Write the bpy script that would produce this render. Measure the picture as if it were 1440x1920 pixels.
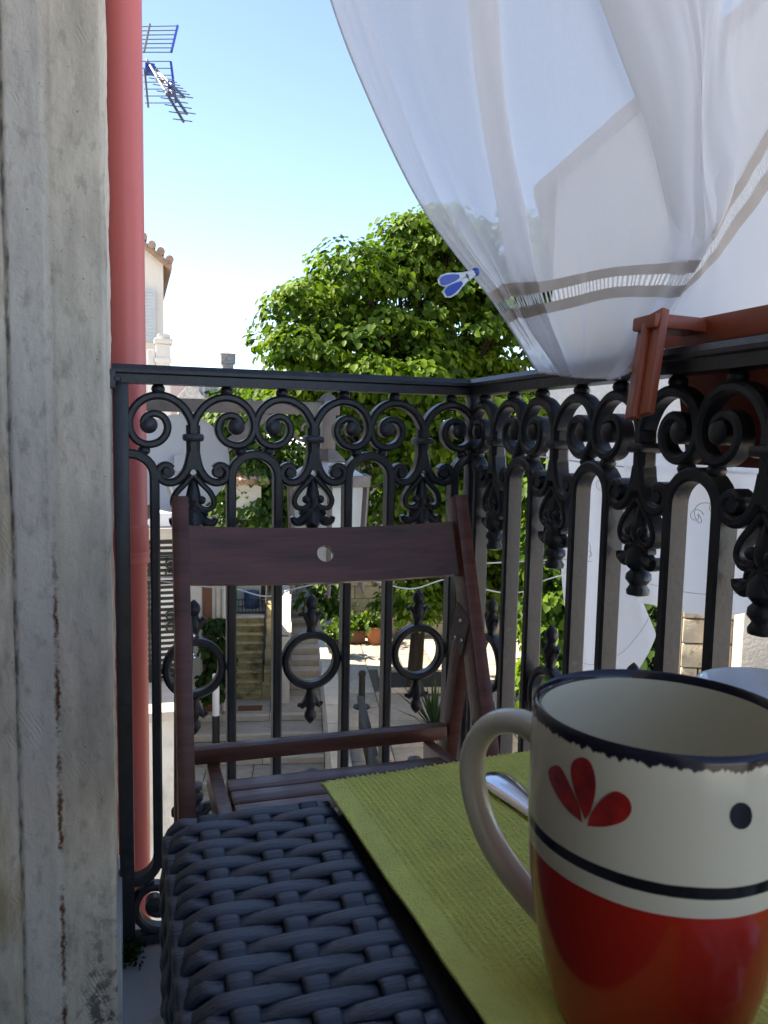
import bpy, bmesh, math, random
import numpy as np
from mathutils import Vector, Matrix, noise
random.seed(7); rng = np.random.default_rng(7)
for o in list(bpy.data.objects): bpy.data.objects.remove(o)
S = bpy.context.scene; COL = S.collection
E = 0.87                                   # eye height above the balcony floor (floor = z 0)

# ------------------------------------------------------------------ camera
FPX, PIT, ROL, YAW = 1450.0, .0977, .0191, .3178
def ray(px, py):
    x = px-720; y = py-960
    cr, sr = math.cos(ROL), math.sin(ROL)
    x, y = x*cr+y*sr, -x*sr+y*cr
    X = x/FPX; up = -y/FPX
    c, s = math.cos(PIT), math.sin(PIT)
    Y = c+up*s; Z = -s+up*c
    c, s = math.cos(YAW), math.sin(YAW)
    return Vector((X*c+Y*s, -X*s+Y*c, Z))
def at(px, py, **k):                       # pixel + a known plane (eye-relative z) -> world point
    r = ray(px, py); (a, v), = k.items()
    q = r*(v/r['XYZ'.index(a)]); q.z += E
    return q
def Xp(px, Y, py=1000): return at(px, py, Y=Y).x
def Zp(px, py, Y): return at(px, py, Y=Y).z
cd = bpy.data.cameras.new('camera'); cam = bpy.data.objects.new('camera', cd); COL.objects.link(cam)
c0 = ray(720, 960); cr_ = (ray(721, 960)-c0).normalized(); cu_ = (ray(720, 959)-c0).normalized()
M = Matrix.Identity(4)
for i in range(3): M[i][0] = cr_[i]; M[i][1] = cu_[i]; M[i][2] = -c0.normalized()[i]
M[2][3] = E; cam.matrix_world = M
cd.sensor_fit = 'HORIZONTAL'; cd.sensor_width = 36; cd.lens = 36*FPX/1440
cd.clip_start = .01; cd.clip_end = 2000
cd.dof.use_dof = True; cd.dof.focus_distance = 1.25; cd.dof.aperture_fstop = cd.lens/.75
S.camera = cam

# ------------------------------------------------------------------ world, sun, exposure
SUN = Vector((-.60, .28, .80)).normalized()
w = bpy.data.worlds.new('World'); S.world = w; w.use_nodes = True
nt = w.node_tree; bg = nt.nodes['Background']
sk = nt.nodes.new('ShaderNodeTexSky'); sk.sky_type = 'NISHITA'; sk.sun_disc = False
sk.sun_elevation = math.asin(SUN.z); sk.sun_rotation = math.atan2(SUN.x, SUN.y)
sk.air_density = .55; sk.dust_density = .0; sk.ozone_density = 3.0
nt.links.new(sk.outputs[0], bg.inputs[0]); bg.inputs[1].default_value = .15
sd = bpy.data.lights.new('sun', 'SUN'); sd.energy = 4.2; sd.angle = math.radians(.5); sd.color = (1, .94, .84)
so = bpy.data.objects.new('sun', sd); COL.objects.link(so); so.rotation_euler = SUN.to_track_quat('Z', 'Y').to_euler()
so.location = (0, 0, 30)
S.view_settings.view_transform = 'Standard'; S.view_settings.look = 'None'; S.view_settings.gamma = 1
S.view_settings.exposure = 1.95
S.view_settings.use_white_balance = True; S.view_settings.white_balance_temperature = 8000; S.view_settings.white_balance_tint = 10

# ------------------------------------------------------------------ materials
def mat(name, col, rough=.6, var=.25, scale=8, bump=0, bscale=40, spec=.5, metal=0, rnd=0, coat=0, stain=None, sscale=3, sthr=.55,
        stretch=(1, 1, 1), trans=0, coords='Object', sheen=0):
    m = bpy.data.materials.new(name); m.use_nodes = True; t = m.node_tree; N = t.nodes; L = t.links
    b = N['Principled BSDF']; b.inputs['Roughness'].default_value = rough
    b.inputs['Metallic'].default_value = metal; b.inputs['Specular IOR Level'].default_value = spec
    b.inputs['Coat Weight'].default_value = coat; b.inputs['Coat Roughness'].default_value = .12
    if sheen: b.inputs['Sheen Weight'].default_value = sheen
    tc = N.new('ShaderNodeTexCoord'); mp = N.new('ShaderNodeMapping'); mp.inputs['Scale'].default_value = stretch
    L.new(tc.outputs[coords], mp.inputs[0])
    nz = N.new('ShaderNodeTexNoise'); nz.inputs['Scale'].default_value = scale; nz.inputs['Detail'].default_value = 6
    nz.inputs['Roughness'].default_value = .6
    L.new(mp.outputs[0], nz.inputs[0])
    cr = N.new('ShaderNodeValToRGB'); cr.color_ramp.elements[0].position = .3; cr.color_ramp.elements[1].position = .7
    lo = [max(0, c*(1-var)) for c in col]; hi = [min(1, c*(1+var)) for c in col]
    cr.color_ramp.elements[0].color = (*lo, 1); cr.color_ramp.elements[1].color = (*hi, 1)
    L.new(nz.outputs[0], cr.inputs[0]); out = cr.outputs[0]
    if stain:
        n2 = N.new('ShaderNodeTexNoise'); n2.inputs['Scale'].default_value = sscale; n2.inputs['Detail'].default_value = 8
        n2.inputs['Roughness'].default_value = .7; L.new(mp.outputs[0], n2.inputs[0])
        r2 = N.new('ShaderNodeValToRGB'); r2.color_ramp.elements[0].position = sthr; r2.color_ramp.elements[1].position = sthr+.12
        L.new(n2.outputs[0], r2.inputs[0])
        mx = N.new('ShaderNodeMix'); mx.data_type = 'RGBA'; L.new(r2.outputs[0], mx.inputs[0]); L.new(out, mx.inputs[6])
        mx.inputs[7].default_value = (*stain, 1); out = mx.outputs[2]
    if rnd:
        oi = N.new('ShaderNodeObjectInfo'); mr = N.new('ShaderNodeMapRange'); mr.inputs[3].default_value = 1-rnd; mr.inputs[4].default_value = 1+rnd
        L.new(oi.outputs['Random'], mr.inputs[0])
        mm = N.new('ShaderNodeMix'); mm.data_type = 'RGBA'; mm.blend_type = 'MULTIPLY'; mm.inputs[0].default_value = 1
        L.new(out, mm.inputs[6]); L.new(mr.outputs[0], mm.inputs[7]); out = mm.outputs[2]
    L.new(out, b.inputs['Base Color'])
    if bump:
        n3 = N.new('ShaderNodeTexNoise'); n3.inputs['Scale'].default_value = bscale; n3.inputs['Detail'].default_value = 5
        L.new(mp.outputs[0], n3.inputs[0])
        bp = N.new('ShaderNodeBump'); bp.inputs['Strength'].default_value = bump; bp.inputs['Distance'].default_value = .01
        L.new(n3.outputs[0], bp.inputs['Height']); L.new(bp.outputs[0], b.inputs['Normal'])
    if trans:
        tr = N.new('ShaderNodeBsdfTranslucent'); L.new(out, tr.inputs[0]); ms = N.new('ShaderNodeMixShader'); ms.inputs[0].default_value = trans
        L.new(b.outputs[0], ms.inputs[1]); L.new(tr.outputs[0], ms.inputs[2]); L.new(ms.outputs[0], N['Material Output'].inputs[0])
    return m
def cloth(name, col, clear, weave=900, trl=.55):
    m = bpy.data.materials.new(name); m.use_nodes = True; t = m.node_tree; N = t.nodes; L = t.links
    N.remove(N['Principled BSDF'])
    d = N.new('ShaderNodeBsdfDiffuse'); tl = N.new('ShaderNodeBsdfTranslucent'); tp = N.new('ShaderNodeBsdfTransparent')
    d.inputs[0].default_value = (*col, 1); tl.inputs[0].default_value = (*col, 1)
    tc = N.new('ShaderNodeTexCoord'); wv = N.new('ShaderNodeTexNoise'); wv.inputs['Scale'].default_value = weave
    wv.inputs['Detail'].default_value = 2; L.new(tc.outputs['Object'], wv.inputs[0])
    mr = N.new('ShaderNodeMapRange'); mr.inputs[1].default_value = .3; mr.inputs[2].default_value = .7
    mr.inputs[3].default_value = clear*.8; mr.inputs[4].default_value = clear*1.2; L.new(wv.outputs[0], mr.inputs[0])
    bp = N.new('ShaderNodeBump'); bp.inputs['Strength'].default_value = .25; bp.inputs['Distance'].default_value = .001
    L.new(wv.outputs[0], bp.inputs['Height']); L.new(bp.outputs[0], d.inputs['Normal'])
    a = N.new('ShaderNodeMixShader'); a.inputs[0].default_value = trl; L.new(d.outputs[0], a.inputs[1]); L.new(tl.outputs[0], a.inputs[2])
    b = N.new('ShaderNodeMixShader'); L.new(mr.outputs[0], b.inputs[0]); L.new(a.outputs[0], b.inputs[1]); L.new(tp.outputs[0], b.inputs[2])
    L.new(b.outputs[0], N['Material Output'].inputs[0]); return m
def leafmat(name, c1, c2, trans=.5, rough=.5):
    m = bpy.data.materials.new(name); m.use_nodes = True; t = m.node_tree; N = t.nodes; L = t.links
    b = N['Principled BSDF']; b.inputs['Roughness'].default_value = rough; b.inputs['Specular IOR Level'].default_value = .22
    at_ = N.new('ShaderNodeAttribute'); at_.attribute_name = 'tint'
    mx = N.new('ShaderNodeMix'); mx.data_type = 'RGBA'; L.new(at_.outputs['Fac'], mx.inputs[0])
    mx.inputs[6].default_value = (*c1, 1); mx.inputs[7].default_value = (*c2, 1); L.new(mx.outputs[2], b.inputs['Base Color'])
    tr = N.new('ShaderNodeBsdfTranslucent')
    m2 = N.new('ShaderNodeMix'); m2.data_type = 'RGBA'; m2.blend_type = 'MULTIPLY'; m2.inputs[0].default_value = 1
    L.new(mx.outputs[2], m2.inputs[6]); m2.inputs[7].default_value = (1.0, 1.0, .35, 1); L.new(m2.outputs[2], tr.inputs[0])
    ms = N.new('ShaderNodeMixShader'); ms.inputs[0].default_value = trans
    L.new(b.outputs[0], ms.inputs[1]); L.new(tr.outputs[0], ms.inputs[2]); L.new(ms.outputs[0], N['Material Output'].inputs[0]); return m
MT = {}
MT['iron'] = mat('iron_paint', (.019, .022, .028), .38, .3, 30, .08, 120, stain=(.075, .062, .052), sscale=26, sthr=.60)
MT['pipe'] = mat('pink_pvc', (.74, .165, .14), .42, .07, 5, .04, 60, stretch=(1, 1, .12), stain=(.56, .135, .12), sscale=9, sthr=.56)
MT['wood'] = mat('brown_wood', (.125, .045, .030), .34, .42, 60, .10, 140, stretch=(.07, 1, 1), coat=.08, spec=.4)
MT['rattan'] = mat('rattan', (.017, .025, .042), .36, .2, 60, .2, 900, stretch=(.03, 1, 1), rnd=.15, spec=.62)
MT['rattan_dark'] = mat('rattan_core', (.008, .008, .010), .8)
MT['mat'] = mat('lime_cotton', (.90, .88, .20), .9, .10, 60, .6, 900, spec=.1, sheen=.2)
MT['glass_top'] = mat('table_glass', (.01, .012, .014), .1, 0)
MT['cream'] = mat('cream_glaze', (.76, .67, .50), .16, .02, 4, coat=.15)
MT['white_glaze'] = mat('white_glaze', (.74, .76, .80), .16, .02, 4, coat=.3)
MT['red_glaze'] = mat('red_glaze', (.44, .015, .010), .2, .5, 160, coat=.3)
MT['black_glaze'] = mat('black_glaze', (.012, .010, .016), .25, .2, coat=.2)
MT['steel'] = mat('steel', (.6, .6, .62), .16, .03, metal=1)
MT['steel_dull'] = mat('steel_dull', (.35, .34, .33), .35, .05, metal=1)
MT['terra_plastic'] = mat('terracotta_plastic', (.44, .095, .040), .42, .08, 10, .05, 80)
MT['terra'] = mat('terracotta', (.40, .15, .07), .8, .15, 8, .1, 60)
MT['dark_blue'] = mat('dark_blue_plastic', (.02, .07, .19), .5, .15)
MT['white_plastic'] = mat('white_plastic', (.75, .76, .78), .35, .03)
MT['blue_plastic'] = mat('blue_plastic', (.02, .07, .42), .35, .05)
MT['marble'] = mat('marble', (.50, .49, .48), .45, .12, 5, .08, 60, stain=(.27, .25, .22), sscale=7, sthr=.58)
MT['greystone'] = mat('grey_stone', (.24, .235, .23), .95, .35, 14, .8, 22)
MT['plaster'] = mat('old_plaster', (.42, .39, .35), .9, .15, 4, .4, 40, stain=(.25, .23, .2), sscale=3, sthr=.58)
MT['whitewash'] = mat('whitewash', (.66, .64, .60), .9, .08, 3, .3, 30, stain=(.42, .40, .36), sscale=1.6, sthr=.56, stretch=(1, 1, .5))
MT['stucco'] = mat('rough_stucco', (.60, .58, .56), .95, .12, 40, 1.0, 22)
MT['pinkwall'] = mat('pink_wall', (.58, .42, .38), .9, .08, 3, .2, 30)
MT['oldwall'] = mat('old_block_wall', (.43, .38, .30), .95, .25, 5, .5, 40, stain=(.06, .055, .045), sscale=4, sthr=.54, rnd=.1)
MT['stone'] = mat('paving_stone', (.36, .33, .29), .85, .18, 6, .3, 30, stain=(.17, .15, .12), sscale=3, sthr=.58, rnd=.16)
MT['edge_stone'] = mat('pale_edge_stone', (.55, .50, .43), .85, .12, 6, .2, 30, rnd=.06)
MT['stepstone'] = mat('stair_stone', (.38, .31, .16), .9, .2, 7, .3, 30, stain=(.14, .12, .055), sscale=4, sthr=.5, rnd=.08)
MT['joint'] = mat('joint_dirt', (.10, .09, .07), .95, .3, 20)
MT['soil'] = mat('soil', (.035, .028, .020), 1, .4, 20, .8, 40)
MT['bark'] = mat('bark', (.034, .026, .020), .95, .35, 14, .8, 40, stretch=(1, 1, .25))
MT['tile'] = mat('roof_tile', (.33, .22, .16), .9, .25, 9, .2, 30, stain=(.10, .09, .07), sscale=9, sthr=.55, rnd=.2)
MT['lampmetal'] = mat('lantern_brown', (.13, .105, .092), .55, .2, 20, .1, 90)
MT['dishgrey'] = mat('dish_grey', (.52, .53, .54), .5, .05, 5)
MT['alu'] = mat('aluminium', (.13, .13, .15), .5, .05)
MT['shutter'] = mat('pale_shutter', (.50, .56, .60), .6, .05)
MT['slatwhite'] = mat('white_slat', (.62, .61, .57), .6, .06)
MT['brown_door'] = mat('brown_door', (.16, .06, .03), .6, .2, 9, stretch=(4, 4, .6))
MT['black'] = mat('black_metal', (.012, .013, .014), .5, .2)
MT['dark_room'] = mat('room_plaster', (.30, .28, .25), .9, .05)
MT['green_plastic'] = mat('green_plastic', (.03, .32, .09), .4)
MT['paper'] = mat('paper', (.74, .75, .78), .9, .03)
MT['grass'] = mat('moss', (.05, .065, .02), .95, .3)
MT['sheer'] = cloth('sheer_cotton', (.93, .92, .93), .175, trl=.6)
MT['deep_hem'] = cloth('double_cotton', (.90, .90, .92), .05, trl=.55)
MT['hem'] = cloth('hem_cotton', (.64, .55, .48), .05, trl=.4)
MT['linen'] = cloth('white_linen', (.82, .82, .84), .02, trl=.5)
MT['thread'] = mat('embroidery_thread', (.50, .48, .47), .8)
MT['rope'] = mat('white_rope', (.72, .72, .70), .6)
MT['leaf'] = leafmat('linden_leaf', (.034, .092, .012), (.155, .270, .028))
MT['leaf2'] = leafmat('shrub_leaf', (.040, .100, .018), (.13, .23, .045))
MT['leaf3'] = leafmat('dark_leaf', (.016, .045, .012), (.05, .10, .02))
MT['blade'] = leafmat('yucca_blade', (.02, .05, .02), (.05, .09, .03), .15)
def glassmat(name, col, alpha):
    m = bpy.data.materials.new(name); m.use_nodes = True; t = m.node_tree; N = t.nodes; L = t.links
    b = N['Principled BSDF']; b.inputs['Base Color'].default_value = (*col, 1); b.inputs['Roughness'].default_value = .25
    tp = N.new('ShaderNodeBsdfTransparent'); ms = N.new('ShaderNodeMixShader'); ms.inputs[0].default_value = alpha
    L.new(tp.outputs[0], ms.inputs[1]); L.new(b.outputs[0], ms.inputs[2]); L.new(ms.outputs[0], N['Material Output'].inputs[0]); return m
MT['lampglass'] = glassmat('lantern_pane', (.62, .66, .66), .55)
MT['bulbglass'] = mat('lantern_bulb', (.75, .72, .62), .3, .02)

# ------------------------------------------------------------------ mesh helpers
class MB:
    def __init__(s): s.v = []; s.f = []
    def add(s, vs, fs):
        n = len(s.v); s.v += [tuple(v) for v in vs]; s.f += [tuple(n+i for i in f) for f in fs]; return s
    def box(s, x0, x1, y0, y1, z0, z1, R=None, c=0):
        if c:
            bm = bmesh.new(); bmesh.ops.create_cube(bm, size=1)
            for v in bm.verts: v.co = Vector(((x0+x1)/2+v.co.x*(x1-x0), (y0+y1)/2+v.co.y*(y1-y0), (z0+z1)/2+v.co.z*(z1-z0)))
            bmesh.ops.bevel(bm, geom=bm.edges[:], offset=c, segments=2, affect='EDGES', profile=.6)
            bm.verts.index_update(); vs = [v.co.copy() for v in bm.verts]; fs = [[v.index for v in f.verts] for f in bm.faces]; bm.free()
        else:
            vs = [Vector((x, y, z)) for x in (x0, x1) for y in (y0, y1) for z in (z0, z1)]
            fs = [(0, 1, 3, 2), (4, 6, 7, 5), (0, 4, 5, 1), (2, 3, 7, 6), (0, 2, 6, 4), (1, 5, 7, 3)]
        if R: vs = [R @ v for v in vs]
        return s.add(vs, fs)
    def beam(s, a, b, wd, th, up=(0, 0, 1), c=.15):          # bar from a to b, width wd (side), thickness th (along up)
        a = Vector(a); b = Vector(b); d = (b-a); L = d.length; d.normalize(); up = Vector(up)
        x = d.cross(up).normalized(); u = x.cross(d)
        R = Matrix((x, d, u)).transposed().to_4x4(); R.translation = a
        return s.box(-wd/2, wd/2, 0, L, -th/2, th/2, R, min(wd, th)*c if c else 0)
    def tube(s, P, r, n=8, caps=True):
        P = [Vector(p) for p in P]; rs = r if isinstance(r, (list, tuple)) else [r]*len(P)
        T = []
        for i in range(len(P)): T.append((P[min(i+1, len(P)-1)]-P[max(i-1, 0)]).normalized())
        nrm = T[0].orthogonal().normalized(); vs = []
        for i, p in enumerate(P):
            nrm = (nrm-T[i]*nrm.dot(T[i])).normalized(); bn = T[i].cross(nrm)
            for k in range(n):
                a = 2*math.pi*k/n; vs.append(p+(nrm*math.cos(a)+bn*math.sin(a))*rs[i])
        fs = [(i*n+k, i*n+(k+1) % n, (i+1)*n+(k+1) % n, (i+1)*n+k) for i in range(len(P)-1) for k in range(n)]
        if caps: fs += [tuple(range(n-1, -1, -1)), tuple((len(P)-1)*n+k for k in range(n))]
        return s.add(vs, fs)
    def lathe(s, prof, n=24, M=None, squash=1):
        vs = []
        for r, z in prof:
            for k in range(n):
                a = 2*math.pi*k/n; v = Vector((r*math.cos(a), r*math.sin(a)*squash, z)); vs.append(M @ v if M else v)
        fs = [(i*n+k, i*n+(k+1) % n, (i+1)*n+(k+1) % n, (i+1)*n+k) for i in range(len(prof)-1) for k in range(n)]
        return s.add(vs, fs)
    def ball(s, c, r, n=10, sq=(1, 1, 1)):
        pr = [(max(1e-5, math.sin(math.pi*i/6))*r, -math.cos(math.pi*i/6)*r) for i in range(7)]
        vs = [Vector((c[0]+q*math.cos(2*math.pi*k/n)*sq[0], c[1]+q*math.sin(2*math.pi*k/n)*sq[1], c[2]+z*sq[2])) for q, z in pr for k in range(n)]
        fs = [(i*n+k, i*n+(k+1) % n, (i+1)*n+(k+1) % n, (i+1)*n+k) for i in range(6) for k in range(n)]
        return s.add(vs, fs)
    def sweep(s, P, wd, dp, closed=False, ch=.28):            # flat bar in the local xz plane, width wd in plane, depth dp in y
        P = [Vector((p[0], 0, p[1])) for p in P]; n = len(P); ws = wd if isinstance(wd, (list, tuple)) else [wd]*n
        ds = dp if isinstance(dp, (list, tuple)) else [dp]*n; vs = []
        for i, p in enumerate(P):
            a = P[(i-1) % n] if closed else P[max(i-1, 0)]; b = P[(i+1) % n] if closed else P[min(i+1, n-1)]
            t = (b-a).normalized(); nn = Vector((-t.z, 0, t.x)); h = ws[i]/2; d = ds[i]/2; c = min(h, d)*2*ch
            for q, y in ((h, -d+c), (h, d-c), (h-c, d), (-h+c, d), (-h, d-c), (-h, -d+c), (-h+c, -d), (h-c, -d)):
                vs.append(p+nn*q+Vector((0, y, 0)))
        m = n if closed else n-1
        fs = [(i*8+k, ((i+1) % n)*8+k, ((i+1) % n)*8+(k+1) % 8, i*8+(k+1) % 8) for i in range(m) for k in range(8)]
        if not closed: fs += [tuple(range(8)), tuple((n-1)*8+k for k in range(7, -1, -1))]
        return s.add(vs, fs)
    def data(s, name, m, smooth=True, angle=40):
        me = bpy.data.meshes.new(name); me.from_pydata(s.v, [], s.f); me.materials.append(MT[m] if isinstance(m, str) else m)
        bm = bmesh.new(); bm.from_mesh(me); bmesh.ops.recalc_face_normals(bm, faces=bm.faces)
        if smooth:
            for f in bm.faces: f.smooth = True
            for e in bm.edges:
                if len(e.link_faces) == 2 and e.calc_face_angle(0) > math.radians(angle): e.smooth = False
        bm.to_mesh(me); bm.free(); return me
    def build(s, name, m, parent=None, smooth=True, angle=40): return link(name, s.data(name, m, smooth, angle), parent)
def link(name, me, parent=None, loc=None, rz=0):
    o = bpy.data.objects.new(name, me); COL.objects.link(o)
    if parent: o.parent = parent
    if loc is not None: o.location = loc
    if rz: o.rotation_euler = (0, 0, rz)
    return o
def tag(o, label=None, cat=None, group=None, kind=None):
    for k, v in (('label', label), ('category', cat), ('group', group), ('kind', kind)):
        if v: o[k] = v
    return o
def thing(name, label, cat, loc=(0, 0, 0), group=None):
    o = link(name, None, None, loc); o.empty_display_size = .1; return tag(o, label, cat, group)
def under(name, mb, m, parent, **k):                         # build in world space, then hang under a parent that is only translated/rotated
    o = mb.build(name, m, None, **k); adopt(o, parent); return o
def adopt(o, parent):
    o.parent = parent; o.matrix_parent_inverse = wm(parent).inverted()
def wm(o):
    m = Matrix.LocRotScale(o.location, o.rotation_euler, o.scale)
    return (wm(o.parent) @ o.matrix_parent_inverse @ m) if o.parent else m
def catmull(P, n):
    P = [Vector(p) for p in P]; out = []
    Q = [P[0]*2-P[1]]+P+[P[-1]*2-P[-2]]
    for i in range(len(P)-1):
        a, b, c, d = Q[i:i+4]
        for k in range(n):
            t = k/n; out.append(.5*((2*b)+(c-a)*t+(2*a-5*b+4*c-d)*t*t+(-a+3*b-3*c+d)*t**3))
    return out+[P[-1]]

# ------------------------------------------------------------------ leaves
def leaves(name, pos, nrm, tip, size, tint, m, parent=None):
    """pos,nrm,tip: (n,3) arrays; each leaf is a small folded blade of four triangles"""
    n = len(pos); nrm = nrm/np.linalg.norm(nrm, axis=1)[:, None]
    tip = tip-nrm*np.sum(tip*nrm, axis=1)[:, None]; tip /= np.linalg.norm(tip, axis=1)[:, None]+1e-9
    side = np.cross(nrm, tip); s = size[:, None]
    def P(a, b, c): return pos+side*s*a+tip*s*b+nrm*s*c
    V = np.stack([P(0, 0, 0), P(.36, .22, .10), P(.34, .66, .06), P(0, 1.0, -.16), P(-.34, .66, .06), P(-.36, .22, .10)], 1).reshape(-1, 3)
    me = bpy.data.meshes.new(name); me.vertices.add(n*6); me.vertices.foreach_set('co', V.ravel())
    idx = (np.arange(n)[:, None]*6+np.array([0, 1, 2, 3, 0, 3, 4, 5])[None]).ravel()
    me.loops.add(n*8); me.loops.foreach_set('vertex_index', idx)
    me.polygons.add(n*2); me.polygons.foreach_set('loop_start', np.arange(n*2)*4); me.polygons.foreach_set('loop_total', np.full(n*2, 4))
    me.update(); a = me.attributes.new('tint', 'FLOAT', 'POINT'); a.data.foreach_set('value', np.repeat(tint, 6))
    me.materials.append(MT[m]); me.validate()
    o = link(name, me)
    if parent: adopt(o, parent)
    return o
def crown_points(lobes, nclump, per, crad, size, up=.75):
    """leaf clumps set over ellipsoid lobes; each clump a small dome of drooping leaves"""
    lob = [(np.array(c, float), np.array(r, float)) for c, r in lobes]; A = np.array([r[0]*r[1]+r[0]*r[2]+r[1]*r[2] for _, r in lob]); A /= A.sum()
    P = []; Nn = []; T = []; Sz = []; Ti = []; done = 0
    while done < nclump:
        k = rng.choice(len(lob), p=A); c, r = lob[k]; d = rng.normal(size=3); d /= np.linalg.norm(d)
        q = c+d*r*(rng.uniform(.35, .7) if rng.random() < .22 else rng.uniform(.78, 1.10))
        if any(j != k and np.sum(((q-cj)/rj)**2) < .6 for j, (cj, rj) in enumerate(lob)): continue
        done += 1; o = d/r; o /= np.linalg.norm(o)
        cr = crad*rng.uniform(.6, 1.35); m = int(per*rng.uniform(.6, 1.3)*(cr/crad)**1.5)
        e = rng.normal(size=(m, 3)); e /= np.linalg.norm(e, axis=1)[:, None]; e[:, 2] = np.abs(e[:, 2])*1.0-.25
        ax = np.array([1.15, 1.15, .72]); pp = q+e*cr*ax*rng.uniform(.55, 1, (m, 1))
        nn = e*.8+o*.35+np.array([0, 0, up])+rng.normal(size=(m, 3))*.38
        tt = e*np.array([1, 1, .2])+np.array([0, 0, -.75])+o*.3+rng.normal(size=(m, 3))*.3
        P.append(pp); Nn.append(nn); T.append(tt); Sz.append(size*rng.uniform(.45, 1.4, m)); b = rng.uniform(.1, .9)
        Ti.append(np.clip(b+rng.normal(size=m)*.22, 0, 1))
    return [np.concatenate(a) for a in (P, Nn, T, Sz, Ti)]
def make_tree(name, label, base, lean, lobes, nclump, per, crad, lsize, tr, lm='leaf', group=None):
    t = thing(name, label, 'tree', base, group); b = Vector(base)
    top = Vector(lean); mb = MB()
    path = catmull([b-Vector((0, 0, .1)), b.lerp(top, .33)+Vector((.05, 0, 0)), b.lerp(top, .66)-Vector((.04, 0, 0)), top], 4)
    mb.tube(path, [tr*(1.35-.75*i/(len(path)-1)) if i else tr*1.6 for i in range(len(path))], 10)
    for c, r in lobes:
        c = Vector(c); st = b.lerp(top, random.uniform(.6, .98)); mid = st.lerp(c, .5)+Vector((random.uniform(-.2, .2), random.uniform(-.2, .2), .15))
        p = catmull([st, mid, c], 4); mb.tube(p, [tr*.42*(1-.75*i/(len(p)-1)) for i in range(len(p))], 6)
        for _ in range(4):
            d = Vector((random.uniform(-1, 1)*r[0], random.uniform(-1, 1)*r[1], random.uniform(-.4, 1)*r[2]))*.8
            mb.tube([mid, c+d*.4, c+d], [tr*.16, tr*.11, tr*.04], 5)
    under('trunk', mb, 'bark', t)
    o = leaves('crown', *crown_points(lobes, nclump, per, crad, lsize), lm, t); return t

# ================================================================== THE SETTING
TZ = E-4.2; SZ = E-5.2                      # terrace level, upper street level
g = MB(); g.add([(-600, -600, SZ-1.5), (600, -600, SZ-1.5), (600, 600, SZ-1.5), (-600, 600, SZ-1.5)], [(0, 1, 2, 3)])
tag(g.build('ground', 'plaster'), kind='structure')

# ---- our house: solid blocks round a doorway (the camera sits in the opening)
FX = -.065
H = thing('balcony_house', 'tall old plastered house on the left that carries the balcony', 'house', (FX, 1.3, SZ-1.4))
for nm, bx in (('wall', (-6, FX, 1.14, 4.3, SZ-1.4, 7.2)), ('wall', (-6, FX, -4, -.35, SZ-1.4, 7.2)), ('wall', (-6, FX, -.35, 1.14, 2.55, 7.2)),
               ('wall', (-6, FX, -.35, 1.14, SZ-1.4, -.2)), ('room_back_wall', (-6, -3.2, -.35, 1.14, -.2, 2.55))):
    under(nm, MB().box(*bx), 'plaster' if nm == 'wall' else 'dark_room', H, smooth=False)
under('floor', MB().box(-3.2, FX, -.35, 1.14, -.2, -.004), 'marble', H, smooth=False)
# door jamb: uneven plastered stone surround, its face towards the camera, built as a displaced sheet with a returned edge
JY = 1.12; JX = at(205, 900, Y=JY).x; XS1 = at(111, 1450, Y=JY).x; XS2 = at(22, 1000, Y=JY).x
def jamb():
    zs = [(-.05+i*.0087) for i in range(300)]; us = [(-.62+.0045*i) for i in range(131)]; us = [u for u in us if u < JX-.004]+[JX-.003, JX, JX+.0005]
    V = []; F = []
    for z in zs:
        for u in us:
            n = noise.noise(Vector((u*9, 1, z*3)))*.0035+noise.noise(Vector((u*40, 5, z*18)))*.0012+noise.noise(Vector((u*160, 7, z*60)))*.0005
            y = JY+n
            if u < XS2: y += .0022+.002*noise.noise(Vector((0, 3, z*8)))
            elif u < XS1: y -= .0008
            if abs(u-XS1) < .003: y += .0010
            if abs(u-XS2) < .003: y += .0016
            x = u
            if u > JX-.004: x += noise.noise(Vector((0, 9, z*14)))*.0022+noise.noise(Vector((4, 9, z*70)))*.0010; y += .003 if u > JX-.001 else 0
            V.append((x, y, z))
    n = len(us)
    for i in range(len(zs)-1):
        for k in range(n-1): F.append((i*n+k, i*n+k+1, (i+1)*n+k+1, (i+1)*n+k))
    m = len(V)
    for i, z in enumerate(zs):               # outer return towards the rail
        x = V[i*n+n-1][0]
        V += [(x, JY+.05, z), (x-.001, 1.372, z), (FX-.05, 1.372, z)]
    for i in range(len(zs)-1):
        a, b = i*n+n-1, (i+1)*n+n-1; c, d = m+i*3, m+(i+1)*3
        F += [(a, c, d, b), (c, c+1, d+1, d), (c+1, c+2, d+2, d+1)]
    return V, F
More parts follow.
